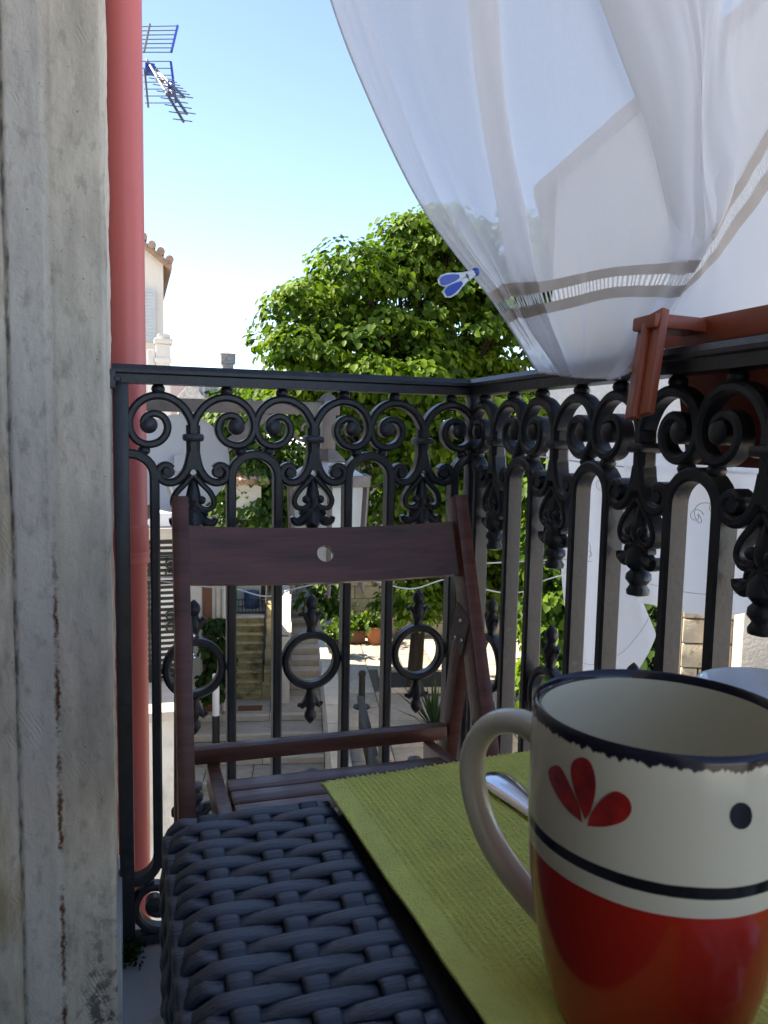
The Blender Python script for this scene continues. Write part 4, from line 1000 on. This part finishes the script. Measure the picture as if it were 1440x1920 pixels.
# narrow flight of stone stairs
su0, su1 = -2.02, -1.27; sv = 5.35; RISE, TRD = .137, .22
SR = thing('stone_stairs', 'narrow mossy stone stairs climbing to a small iron gate', 'stairs', tp(-1.64, sv, SZ))
for i in range(9):
    z = SZ+RISE*(i+1); v = sv+TRD*i
    o = under('step', fbox(MB(), su0, su1, v+.03, v+2.2-.0*i, z-RISE, z-.035), 'stepstone', SR, smooth=False)
    under('tread', fbox(MB(), su0-.005, su1+.005, v, v+TRD+.05, z-.034, z+.001*(i % 2), .008), 'edge_stone' if i in (8,) else 'stepstone', o)
topz = SZ+RISE*9
under('side_wall', fbox(MB(), su1+.01, su1+.30, sv+.12, sv+5, SZ-.1, SZ+.5), 'stepstone', SR, smooth=False)
m = MB(); pr = [(sv+.05, SZ-.1), (sv+5, SZ-.1), (sv+5, topz+.25), (sv+2.2, topz+.25), (sv+.05, SZ+.28)]
m.add([tp(su1+.012, v, z) for v, z in pr]+[tp(su1+.20, v, z) for v, z in pr], [(0, 1, 2, 3, 4), (9, 8, 7, 6, 5)]+[(i, (i+1) % 5, 5+(i+1) % 5, 5+i) for i in range(5)])
under('stringer', m, 'stepstone', SR, smooth=False)
hr = thing('stair_handrail', 'thin black handrail beside the narrow stone stairs', 'handrail', tp(su1, sv, SZ))
m = MB(); m.tube([tp(su1+.03, sv+.1, SZ+.75), tp(su1+.03, sv+2.1, topz+.85), tp(su1+.03, sv+2.4, topz+.9)], .022, 6); under('rail', m, 'black', hr)
for i in range(6):
    v = sv+.12+i*.40; m = MB(); m.tube([tp(su1+.03, v, SZ+.1+i*.22), tp(su1+.03, v, SZ+.76+i*.235)], .014, 6); under('baluster', m, 'black', hr)
gt = thing('iron_gate', 'small black iron gate at the top of the stone stairs', 'gate', tp(-1.64, sv+2.15, topz))
for z in (topz+.02, topz+.30):
    m = MB(); m.tube([tp(su0, sv+2.15, z), tp(su1, sv+2.15, z)], .014, 6); under('rail', m, 'black', gt)
for i in range(11):
    m = MB(); uu = su0+(su1-su0)*i/10; m.tube([tp(uu, sv+2.15, topz), tp(uu, sv+2.15, topz+.30)], .008, 5); under('bar', m, 'black', gt)
ld = tag(fbox(MB(), su0-.6, su1+.25, sv+2.2, sv+5, SZ, topz-.002).build('upper_path', 'stone'), kind='structure')
def barrel(name, lab, u_, m_, r, h):
    t = thing(name, lab, 'barrel', tp(u_, sv+2.7, topz))
    under('drum', MB().lathe([(.001, topz), (r*.92, topz), (r, topz+.08), (r*1.03, topz+h*.5), (r, topz+h-.06), (r*.95, topz+h)], 18, Matrix.Translation(tp(u_, sv+2.7, 0))), m_, t)
    under('lid', MB().lathe([(r*1.02, topz+h-.03), (r*1.02, topz+h+.02), (.001, topz+h+.04)], 18, Matrix.Translation(tp(u_, sv+2.7, 0))), m_, t)
barrel('plastic_barrel', 'blue plastic barrel behind the iron gate', -1.62, 'dark_blue', .17, .36)
barrel('plastic_barrel', 'green plastic barrel left of the blue one behind the gate', -2.12, 'green_plastic', .17, .72)
def blockwall(name, label, mtx, wd, ht, bw, bh, m_, dep=.25):
    t = thing(name, label, 'wall', mtx.translation.to_tuple())
    under('core', MB().box(0, wd, .03, dep, 0, ht, mtx), 'joint', t, smooth=False)
    nr = int(ht/bh)
    for r in range(nr):
        x = -(bw*.5 if r % 2 else 0)*1.0
        while x < wd-.02:
            l = bw*random.uniform(.8, 1.2); a_ = max(0, x); b_ = min(wd, x+l)
            if wd-b_ < .08: b_ = wd
            if b_-a_ > .05: under('block', MB().box(a_+.006, b_-.006, random.uniform(-.012, .004), .06, r*bh+.006, (r+1)*bh-.006, mtx, .008), m_, t)
            x = b_ if b_ == wd else x+l
    return t
MX = FR.copy(); MX.translation = tp(-2.9, sv+4.2, topz)
blockwall('stone_wall', 'grey stone wall behind the barrels at the stair head', MX, 2.4, 1.5, .38, .22, 'oldwall')
# white walls and house right of the stairs
WW = thing('white_parapet', 'white plastered parapet wall right of the stone stairs', 'wall', tp(-.9, sv, SZ))
pr = [(sv-.25, SZ-.05), (sv+5, SZ-.05), (sv+5, SZ+2.1), (sv+1.2, SZ+1.55), (sv-.25, SZ+1.32)]
m = MB(); m.add([tp(-.98, v, z) for v, z in pr]+[tp(-.72, v, z) for v, z in pr], [(0, 1, 2, 3, 4), (9, 8, 7, 6, 5)]+[(i, (i+1) % 5, 5+(i+1) % 5, 5+i) for i in range(5)])
under('wall', m, 'whitewash', WW, smooth=False)
under('coping', fbox(MB(), -1.01, -.69, sv-.28, sv+.9, SZ+1.36, SZ+1.42, .012), 'edge_stone', WW)
WS = thing('white_steps', 'pale sunlit steps climbing behind the white parapet', 'stairs', tp(-.5, sv+.6, SZ))
for i in range(8): under('step', fbox(MB(), -.71, -.11, sv+.55+i*.36, sv+4.6, SZ+.14*i, SZ+.14*(i+1)-.002, .01), 'edge_stone', WS)
WH = thing('white_house', 'white house front with a door beyond the pale steps', 'house', tp(0, sv+4.6, SZ))
under('wall', fbox(MB(), -1.6, 2.2, sv+4.6, sv+7.5, SZ, TZ+3.0), 'whitewash', WH, smooth=False)
dr = under('door', fbox(MB(), -.55, -.15, sv+4.56, sv+4.62, SZ+1.1, SZ+2.7, .01), 'shutter', WH)
w1 = under('window', fbox(MB(), .25, .75, sv+4.57, sv+4.62, TZ+1.2, TZ+2.1, .008), 'shutter', WH)
under('sill', fbox(MB(), .18, .82, sv+4.52, sv+4.60, TZ+1.12, TZ+1.19, .01), 'edge_stone', WH)
m = MB()
for r in range(12):
    for q in range(2):
        pass
for i in range(16):
    uu = -1.7+i*.25
    m = MB(); m.tube([tp(uu, sv+4.4, TZ+2.98), tp(uu, sv+6.1, TZ+3.65)], .11, 7); under('roof_tile_row', m, 'tile', WH)
# terrace back wall
MX = FR.copy(); MX.translation = tp(.35, 6.25, TZ)
blockwall('terrace_wall', 'rough beige stone wall at the back of the terrace behind the pots', MX, 7.5, 1.35, .55, .27, 'oldwall', .35)

# ---- pots, bollard, yucca
def tuft(par, c, n, spread, h, size, m_='leaf2'):
    P = np.array(c)+rng.normal(size=(n, 3))*np.array([spread, spread, h*.35])+np.array([0, 0, h*.5]); d = rng.normal(size=(n, 3)); d[:, 2] = np.abs(d[:, 2])*.4
    leaves('foliage', P, d+np.array([0, 0, .6]), d+np.array([0, 0, -.1]), size*rng.uniform(.6, 1.3, n), rng.uniform(0, 1, n), m_, par)
def pot(name, label, c, r, h, m_, leafs):
    t = thing(name, label, 'pot', c); T_ = Matrix.Translation(c)
    under('pot_body', MB().lathe([(.001, 0), (r*.68, 0), (r*.9, h*.4), (r, h*.82), (r*1.06, h*.83), (r*1.06, h), (r*.92, h), (r*.9, h*.85), (.001, h*.85)], 24, T_), m_, t)
    tuft(t, (c[0], c[1], c[2]+h), leafs, r*.7, .32, .10); return t
pc = at(703, 1206, Z=TZ-E); pot('terracotta_pot', 'round terracotta pot on the sunlit terrace', pc.to_tuple(), .19, .36, 'terra', 160)
pc = at(612, 1232, Z=TZ-E); pot('black_pot', 'black plastic pot with a leafy plant at the terrace edge', (pc.x+.18, pc.y, TZ), .17, .38, 'black', 180)
pc = at(660, 1204, Z=TZ-E); t = thing('trough_planter', 'dark trough planter with bright green plants beside the terracotta pot', 'planter', pc.to_tuple())
a, b = uv(pc); m = MB(); m.box(a-.26, a+.26, b-.13, b+.13, TZ+.002, TZ+.27, FR, .015); under('trough', m, 'brown_door', t)
for k in (-.16, 0, .16): q = tp(a+k, b, TZ+.26); tuft(t, q.to_tuple(), 110, .08, .28, .10)
bp = at(678, 1326, Z=TZ-E); t = thing('bollard', 'short dark iron bollard standing on the terrace paving', 'bollard', bp.to_tuple())
under('base_plate', MB().lathe([(.001, 0), (.13, 0), (.13, .02), (.001, .021)], 16, Matrix.Translation(bp)), 'black', t)
under('stem', MB().lathe([(.055, .02), (.05, .5), (.06, .51), (.06, .56), (.04, .58), (.001, .585)], 12, Matrix.Translation(bp)), 'black', t)
yp = at(815, 1372, Z=TZ-E); t = thing('yucca_plant', 'spiky yucca with long dark blades on the terrace', 'plant', yp.to_tuple())
for i in range(34):
    a = random.uniform(0, 2*math.pi); el = random.uniform(.5, 1.45); L_ = random.uniform(.6, 1.0); d = Vector((math.cos(a)*math.cos(el), math.sin(a)*math.cos(el), math.sin(el)))
    s = d.cross(Vector((0, 0, 1))).normalized()*.022; p1 = yp+d*L_*.5; p2 = yp+d*L_+Vector((0, 0, -.12*(1.5-el)))
    me = MB().add([yp-s*.6, yp+s*.6, p1+s, p1-s, p2, p1-s.cross(d)*.35], [(0, 1, 2, 5), (0, 5, 3), (3, 5, 4), (5, 2, 4)]); under('blade', me, 'blade', t, smooth=False)

# ================================================================== TREES
def lobes(L): 
    out = []
    for px, py, Y, rx, rz in L:
        c = at(px, py, Y=Y); k = (c-Vector((0, 0, E))).length/1500
        out.append((c.to_tuple(), (rx*k, rx*k*.9, rz*k)))
        for _ in range(3 if rx > 80 else 1):                 # smaller sprays breaking the outline
            d = Vector((random.uniform(-1, 1), random.uniform(-1, .6), random.uniform(-.5, 1))).normalized(); f = random.uniform(.28, .42)
            out.append(((c.x+d.x*rx*k*.88, c.y+d.y*rx*k*.8, c.z+d.z*rz*k*.88), (rx*k*f, rx*k*f, rz*k*f*.8)))
    return out
make_tree('linden_tree', 'big leafy linden tree on the terrace beyond the railing corner', (4.49, 11.89, TZ), (4.55, 11.9, E-.2),
          lobes([(690, 565, 12.2, 120, 90), (805, 490, 12.4, 90, 78), (588, 608, 11.9, 72, 70), (535, 655, 11.8, 48, 26), (690, 690, 11.6, 160, 80), (880, 620, 11.9, 120, 110),
                 (950, 520, 12.6, 90, 100), (850, 780, 11.4, 150, 85), (930, 900, 11.3, 125, 105), (800, 1010, 11.7, 95, 95), (960, 1070, 11.6, 85, 85), (740, 880, 12.2, 110, 95),
                 (600, 760, 12.0, 110, 55), (770, 1135, 11.4, 45, 32), (1060, 480, 12.6, 60, 60), (860, 1110, 11.8, 60, 40)]), 820, 84, .37, .112, .10)
make_tree('linden_tree', 'slimmer tree with a dark trunk right of the big linden', (6.75, 12.1, TZ), (6.85, 12.3, E-1.0),
          lobes([(1010, 960, 12.3, 75, 95), (1035, 820, 12.6, 80, 80), (1000, 1100, 12.2, 60, 55)]), 150, 80, .40, .125, .10)
make_tree('garden_tree', 'leafy fig tree behind the lantern arm', (2.9, 19.2, SZ+1), (3.0, 19.2, E-1.2),
          lobes([(470, 790, 19, 70, 45), (420, 840, 18.6, 45, 55), (500, 880, 18.6, 60, 60), (450, 950, 18.2, 60, 60), (545, 770, 20, 70, 45), (560, 930, 18.5, 60, 90), (640, 1110, 17.2, 55, 45), (400, 930, 18.4, 30, 40)]), 330, 46, .38, .16, .12, 'leaf2')
make_tree('garden_tree', 'distant bright green trees closing the view under the handrail', (6.5, 24, SZ+1), (6.5, 24, E),
          lobes([(520, 750, 24, 110, 30), (640, 760, 24, 120, 40), (780, 850, 23, 160, 110), (900, 950, 22, 150, 140), (700, 1020, 21, 130, 110)]), 260, 40, .6, .24, .14, 'leaf2')
def shrub(label, L, ncl, m_='leaf3', size=.09, crad=.22):
    lb = lobes(L); c = lb[0][0]; t = thing('shrub', label, 'shrub', (c[0], c[1], min(q[0][2]-q[1][2] for q in lb)))
    m = MB()
    for q, r in lb: m.tube([(q[0], q[1], q[2]-r[2]), (q[0], q[1], q[2]+r[2]*.5)], [.03, .012], 6)
    under('stem', m, 'bark', t); leaves('foliage', *crown_points(lb, ncl, 40, crad, size), m_, t)
shrub('dark evergreen shrub behind the white laundry', [(1235, 1230, 5.6, 60, 110), (1250, 1150, 5.7, 45, 70), (1215, 1330, 5.4, 70, 80)], 190)
shrub('light green leafy shrub against the stucco house left of the laundry', [(1022, 930, 6.6, 26, 50), (1032, 1040, 6.5, 30, 70), (1036, 1160, 6.4, 34, 70), (1040, 1290, 6.3, 40, 60)], 190, 'leaf', .10, .20)
shrub('climbing green plant beside the brown door', [(405, 1200, 13.6, 16, 40), (412, 1250, 13.5, 12, 40), (398, 1290, 13.4, 14, 22)], 60, 'leaf3', .10, .16)

# ================================================================== HOUSES ALONG THE LEFT
def zy(py, Y, px=330): return Zp(px, py, Y)
# N1: low house with a slatted shutter and iron grille
Y1_ = 8.0; xe = Xp(352, Y1_); N1 = thing('neighbour_house', 'low neighbouring house with slatted shutter behind the pink downpipe', 'house', (0, Y1_, SZ-1.4))
under('wall', MB().box(-4, xe, Y1_, 11.5, SZ-1.4, zy(1008, Y1_)), 'whitewash', N1, smooth=False)
under('ledge', MB().box(-4, xe+.05, Y1_-.22, 11.5, zy(1006, Y1_), zy(985, Y1_), c=.02), 'edge_stone', N1)
under('ledge', MB().box(-4, xe+.02, Y1_-.16, Y1_+.5, zy(984, Y1_), zy(958, Y1_), c=.02), 'white_plastic', N1)
sh = under('shutter', MB().box(Xp(268, Y1_), xe-.02, Y1_-.04, Y1_-.004, zy(1268, Y1_), zy(1012, Y1_)), 'black', N1, smooth=False)
for i in range(24):
    z = zy(1020+i*10.4, Y1_); under('slat', MB().box(Xp(268, Y1_)+.01, xe-.03, Y1_-.062, Y1_-.045, z-.011, z+.011), 'slatwhite', sh, smooth=False)
gl = thing('window_grille', 'black wrought iron scroll grille over the slatted shutter', 'grille', (Xp(300, Y1_), Y1_-.1, zy(1268, Y1_)))
def spiral(cx, cz, r, s=1): return [(cx+s*r*(1-q*.8)*math.cos(q*9), Y1_-.09, cz+r*(1-q*.8)*math.sin(q*9)) for q in [i/22 for i in range(23)]]
for py in (1055, 1072, 1150, 1172, 1252, 1266):
    for px in (284, 318, 338): under('scroll', MB().tube(spiral(Xp(px, Y1_), zy(py, Y1_), .06, 1 if px % 4 else -1), .011, 5), 'black', gl)
for px in (278, 352):
    under('bar', MB().tube([(Xp(px, Y1_), Y1_-.09, zy(1275, Y1_)), (Xp(px, Y1_), Y1_-.09, zy(1012, Y1_))], .012, 6), 'black', gl)
for py in (1040, 1090, 1160, 1240):
    under('bar', MB().tube([(Xp(266, Y1_), Y1_-.09, zy(py, Y1_)), (Xp(352, Y1_), Y1_-.09, zy(py, Y1_))], .010, 6), 'black', gl)
under('stone_band', MB().box(-4, xe+.04, Y1_-.12, Y1_-.001, zy(1300, Y1_), zy(1286, Y1_), c=.012), 'oldwall', N1)
BL = thing('stone_bench', 'pale stone bench at the foot of the neighbouring house', 'bench', (0, 7.3, SZ-1.4))
under('seat', MB().box(-2, Xp(330, 7.3)+.05, 7.0, 7.9, zy(1330, 7.3), zy(1312, 7.3), c=.02), 'edge_stone', BL)
under('base', MB().box(-2, Xp(330, 7.3), 7.05, 7.88, SZ-1.4, zy(1331, 7.3)), 'whitewash', BL, smooth=False)
# N2: house beside the stairs
Y2 = 14.4; N2 = thing('corner_house', 'pale house with a brown door left of the stone stairs', 'house', (.5, Y2, SZ))
under('wall', MB().box(-5, Xp(424, Y2), Y2, 19, SZ-1.4, zy(1040, Y2)), 'whitewash', N2, smooth=False)
under('door', MB().box(Xp(379, Y2), Xp(397, Y2), Y2-.05, Y2-.004, SZ+.0, zy(1095, Y2), c=.01), 'brown_door', N2)
under('corner_stone', MB().box(Xp(404, Y2), Xp(413, Y2), Y2-.06, Y2-.005, SZ, zy(1080, Y2), c=.02), 'edge_stone', N2)
under('drainpipe', MB().tube([(Xp(419, Y2), Y2-.06, SZ), (Xp(419, Y2), Y2-.06, zy(1060, Y2))], .045, 10), 'slatwhite', N2)
under('parapet', MB().box(-5, Xp(426, Y2), Y2-.06, Y2+.2, zy(1039, Y2), zy(1025, Y2), c=.02), 'edge_stone', N2)
PO = thing('standpipe', 'white standpipe with a black lower sleeve beside the street', 'pipe', (Xp(404, 11), 11, SZ-.8))
under('upper_pipe', MB().tube([(Xp(404, 11), 11, SZ-.2), (Xp(404, 11), 11, zy(1270, 11))], .05, 12), 'white_plastic', PO)
under('sleeve', MB().tube([(Xp(404, 11), 11, SZ-.9), (Xp(404, 11), 11, zy(1348, 11))], .056, 12), 'black', PO)
# W1: tall white house with tiled gable verge
Y3 = 10.5; W1 = thing('tall_white_house', 'tall white house with tiled verge behind the pink downpipe', 'house', (-1, Y3, SZ))
xr = Xp(306.5, Y3, 560); zt = Zp(300, 492, Y3)
m = MB(); m.add([(-3.2, Y3, SZ), (xr, Y3, SZ), (xr, Y3, zt), (-1.45, Y3, zt+1.35), (-3.2, Y3, zt), (-3.2, 15, SZ), (xr, 15, SZ), (xr, 15, zt), (-1.45, 15, zt+1.35), (-3.2, 15, zt)], [(0, 1, 2, 3, 4), (5, 9, 8, 7, 6), (0, 5, 6, 1), (1, 6, 7, 2), (2, 7, 8, 3), (3, 8, 9, 4), (4, 9, 5, 0)])
under('wall', m, 'whitewash', W1, smooth=False)
m = MB(); m.add([(xr+.10, Y3-.16, zt-.10), (xr+.10, 15.1, zt-.10), (-1.45, 15.1, zt+1.40), (-1.45, Y3-.16, zt+1.40), (xr+.10, Y3-.16, zt-.04), (xr+.10, 15.1, zt-.04), (-1.45, 15.1, zt+1.46), (-1.45, Y3-.16, zt+1.46)],
    [(0, 1, 2, 3), (7, 6, 5, 4), (0, 3, 7, 4), (0, 4, 5, 1), (1, 5, 6, 2), (2, 6, 7, 3)]); rf3 = under('roof', m, 'tile', W1, smooth=False)
sl3 = 1.5/(xr+.10+1.45)
for i in range(15):                          # barrel tiles stepping up the verge
    a = xr+.07-i*.105; z = zt-.02+(xr+.10-a)*sl3
    m = MB(); m.tube([(a, Y3-.23+.02*(i % 2), z+.015*(i % 2)), (a, Y3+.25, z+.02)], [.050, .046], 8); under('roof_tile', m, 'tile', rf3)
s3 = under('window_shutter', MB().box(Xp(240, Y3), Xp(292, Y3, 600), Y3-.05, Y3-.004, Zp(285, 642, Y3), Zp(285, 546, Y3), c=.008), 'shutter', W1)
for i in range(16):
    z = Zp(285, 640, Y3)+(Zp(285, 548, Y3)-Zp(285, 640, Y3))*i/15; under('louvre', MB().box(Xp(240, Y3)+.03, Xp(290, Y3, 600), Y3-.062, Y3-.051, z-.006, z+.012), 'shutter', s3, smooth=False)
BT = thing('broken_chimney', 'weathered white chimney stump against the tall white house', 'chimney', (Xp(300, 9.6), 9.6, SZ))
m = MB(); cx = Xp(307, 9.6, 660); T_ = Matrix.Translation((cx, 9.7, 0))
zz = Zp(307, 645, 9.6)
m.box(cx-.09, cx+.075, 9.6, 9.85, SZ, zz, c=.012); m.box(cx-.11, cx+.105, 9.57, 9.88, zz+.002, Zp(307, 634, 9.6), c=.025); m.box(cx-.075, cx+.08, 9.62, 9.84, Zp(307, 633.8, 9.6), Zp(307, 625, 9.6), c=.03); m.box(cx-.10, cx+.09, 9.585, 9.6-.002, zz-.22, zz-.16, c=.005); under('stack', m, 'whitewash', BT)
m = MB(); m.box(Xp(276, 9.6, 660), cx-.11, 9.6, 10.2, SZ, Zp(285, 655, 9.6), c=.02); under('shoulder', m, 'whitewash', BT)
# far pink house, stone pinnacle, far roof and chimney
Y4 = 24.0; PH = thing('pink_house', 'far pale pink house seen under the handrail at left', 'house', (1.2, Y4, SZ))
under('wall', MB().box(-2, Xp(391, Y4, 740), Y4, 30, SZ-1, Zp(380, 700, Y4)), 'pinkwall', PH, smooth=False)
for px in (372, 383): under('window', MB().box(Xp(px-2.5, Y4), Xp(px+2.5, Y4), Y4-.05, Y4-.004, Zp(px, 775, Y4), Zp(px, 725, Y4)), 'shutter', PH, smooth=False)
PN = thing('stone_pinnacle', 'rough grey stone pyramid cap in front of the pink house', 'pinnacle', (Xp(354, 22), 22, SZ))
xa, xb = Xp(330, 22, 748), Xp(383, 22, 748); z0, z1 = Zp(354, 748, 22), Zp(354, 716, 22); xm = (xa+xb)/2; hw = (xb-xa)/2
m = MB(); m.add([(xa, 22-hw, z0), (xb, 22-hw, z0), (xb, 22+hw, z0), (xa, 22+hw, z0), (xm, 22, z1)], [(0, 1, 4), (1, 2, 4), (2, 3, 4), (3, 0, 4), (0, 3, 2, 1)]); under('pyramid', m, 'greystone', PN, smooth=False)
under('pillar', MB().box(xa+.05, xb-.05, 22-hw+.05, 22+hw-.05, SZ-1, z0-.002), 'greystone', PN, smooth=False)
Y5 = 26.0; FH = thing('far_house', 'distant house whose square chimney rises above the handrail', 'house', (3, Y5, SZ))
under('wall', MB().box(Xp(392, Y5), Xp(500, Y5), Y5, 31, SZ-1, Zp(428, 712, Y5)), 'whitewash', FH, smooth=False)
xa, xb, zc_ = Xp(388, Y5), Xp(504, Y5), Zp(428, 710, Y5)
m = MB(); m.add([(xa, Y5-.3, zc_), (xb, Y5-.3, zc_), (xb, Y5+2.5, zc_+.35), (xa, Y5+2.5, zc_+.35), (xa, 31.3, zc_-.2), (xb, 31.3, zc_-.2)], [(0, 1, 2, 3), (3, 2, 5, 4)]); rf_ = under('roof', m, 'tile', FH, smooth=False)
a, b = Xp(418, Y5, 675), Xp(438, Y5, 675); zq = Zp(428, 682, Y5)
m = MB(); m.box(a, b, Y5, Y5+.4, zc_-.1, zq); m.box(a-.06, b+.06, Y5-.05, Y5+.45, zq+.002, Zp(428, 664, Y5)); m.add([(a-.08, Y5-.07, Zp(428, 663.5, Y5)), (b+.08, Y5-.07, Zp(428, 663.5, Y5)), (b+.08, Y5+.47, Zp(428, 663.5, Y5)), (a-.08, Y5+.47, Zp(428, 663.5, Y5)), ((a+b)/2, Y5+.2, Zp(428, 656, Y5))], [(0, 1, 4), (1, 2, 4), (2, 3, 4), (3, 0, 4), (0, 3, 2, 1)]); under('chimney', m, 'greystone', rf_, smooth=False)
# low tiled roof seen through the arches
Y6 = 17.6; LR = thing('shed', 'low shed with pinkish tiled roof among the shrubs', 'shed', (2.6, Y6, SZ))
xa, xb = Xp(425, Y6, 880), Xp(500, Y6, 880); z0, z1 = Zp(460, 905, Y6), Zp(460, 860, Y6+1)
under('wall', MB().box(xa+.1, xb-.1, Y6+.15, Y6+2.5, SZ, z0-.01), 'whitewash', LR, smooth=False)
for i in range(9):
    x = xa+(xb-xa)*i/8; m = MB(); m.tube([(x, Y6, z0), (x, Y6+2.6, z1+.5)], .075, 7); under('roof_tile_row', m, 'tile', LR)

# ================================================================== RIGHT SIDE: STUCCO HOUSE AND OLD WALL
RC = at(1026, 800, Y=7.0); RX = Vector((.93, -.368, 0)).normalized(); RY = Vector((.56, .828, 0)).normalized()
def rp(a, b, z): return Vector((RC.x, RC.y, 0))+RX*a+RY*b+Vector((0, 0, z))
RH = thing('stucco_house', 'white rough stucco house with sloping verge behind the curtain', 'house', (RC.x, RC.y, TZ))
zl = Zp(1026, 345, 7.0); rise = 2.3; wd = 5.2
m = MB(); V = [rp(0, 0, TZ-1), rp(wd, 0, TZ-1), rp(wd, 0, zl), rp(wd/2, 0, zl+rise), rp(0, 0, zl)]; V += [v+RY*6 for v in V]
m.add(V, [(0, 1, 2, 3, 4), (9, 8, 7, 6, 5)]+[(i, (i+1) % 5, 5+(i+1) % 5, 5+i) for i in range(5)]); under('wall', m, 'stucco', RH, smooth=False)
sl = Vector((0, 0, 1)).cross(RX)
for a0, z0_, a1, z1_ in ((-.2, zl-.17, wd/2, zl+rise+.02), (wd+.2, zl-.17, wd/2, zl+rise+.02)):
    m = MB(); V = [rp(a0, -.22, z0_), rp(a1, -.22, z1_), rp(a1, 6.2, z1_), rp(a0, 6.2, z0_)]; V += [v+Vector((0, 0, .10)) for v in V]
    m.add(V, [(0, 1, 2, 3), (7, 6, 5, 4)]+[(i, (i+1) % 4, 4+(i+1) % 4, 4+i) for i in range(4)]); under('roof', m, 'tile', RH, smooth=False)
for a_ in (1.6, 3.4):
    V = [rp(a_, -.03, E-.4), rp(a_+.7, -.03, E-.4), rp(a_+.7, -.03, E+.8), rp(a_, -.03, E+.8)]; V += [v+RY*.02 for v in V]
    m = MB().add(V, [(0, 1, 2, 3), (7, 6, 5, 4)]+[(i, (i+1) % 4, 4+(i+1) % 4, 4+i) for i in range(4)]); under('window', m, 'shutter', RH, smooth=False)
p0 = at(1278, 1200, Y=5.0); MX = Matrix((RX, RY, Vector((0, 0, 1)))).transposed().to_4x4(); MX.translation = (p0.x, p0.y, TZ)
blockwall('old_block_wall', 'mould stained block wall below the hanging laundry at right', MX, .78, Zp(1330, 1105, 4.8)-TZ, .36, .2, 'oldwall')
p1 = at(1392, 1200, Y=4.5); t = thing('beige_pillar', 'smooth beige pillar right of the stained block wall', 'pillar', (p1.x, p1.y, TZ))
MX = Matrix((RX, RY, Vector((0, 0, 1)))).transposed().to_4x4(); MX.translation = (p1.x, p1.y, TZ)
under('shaft', MB().box(0, .9, 0, .5, 0, Zp(1400, 1090, 4.5)-TZ, MX, .01), 'plaster', t); under('cap', MB().box(-.04, .94, -.04, .54, Zp(1400, 1090, 4.5)-TZ+.002, Zp(1400, 1075, 4.5)-TZ, MX, .01), 'edge_stone', t)

# ---- moss at the foot of the railing post
n = 260; P = np.array([-.012, D-.03, .006])+rng.normal(size=(n, 3))*np.array([.010, .016, .012]); P[:, 2] = np.abs(P[:, 2]-.004)+.002
d = rng.normal(size=(n, 3)); o = leaves('moss_tuft', P, d, rng.normal(size=(n, 3)), .008*rng.uniform(.6, 1.3, n), rng.uniform(0, .6, n), 'leaf3')
tag(o, 'dark moss tuft growing at the foot of the left railing post', 'moss', kind='stuff')
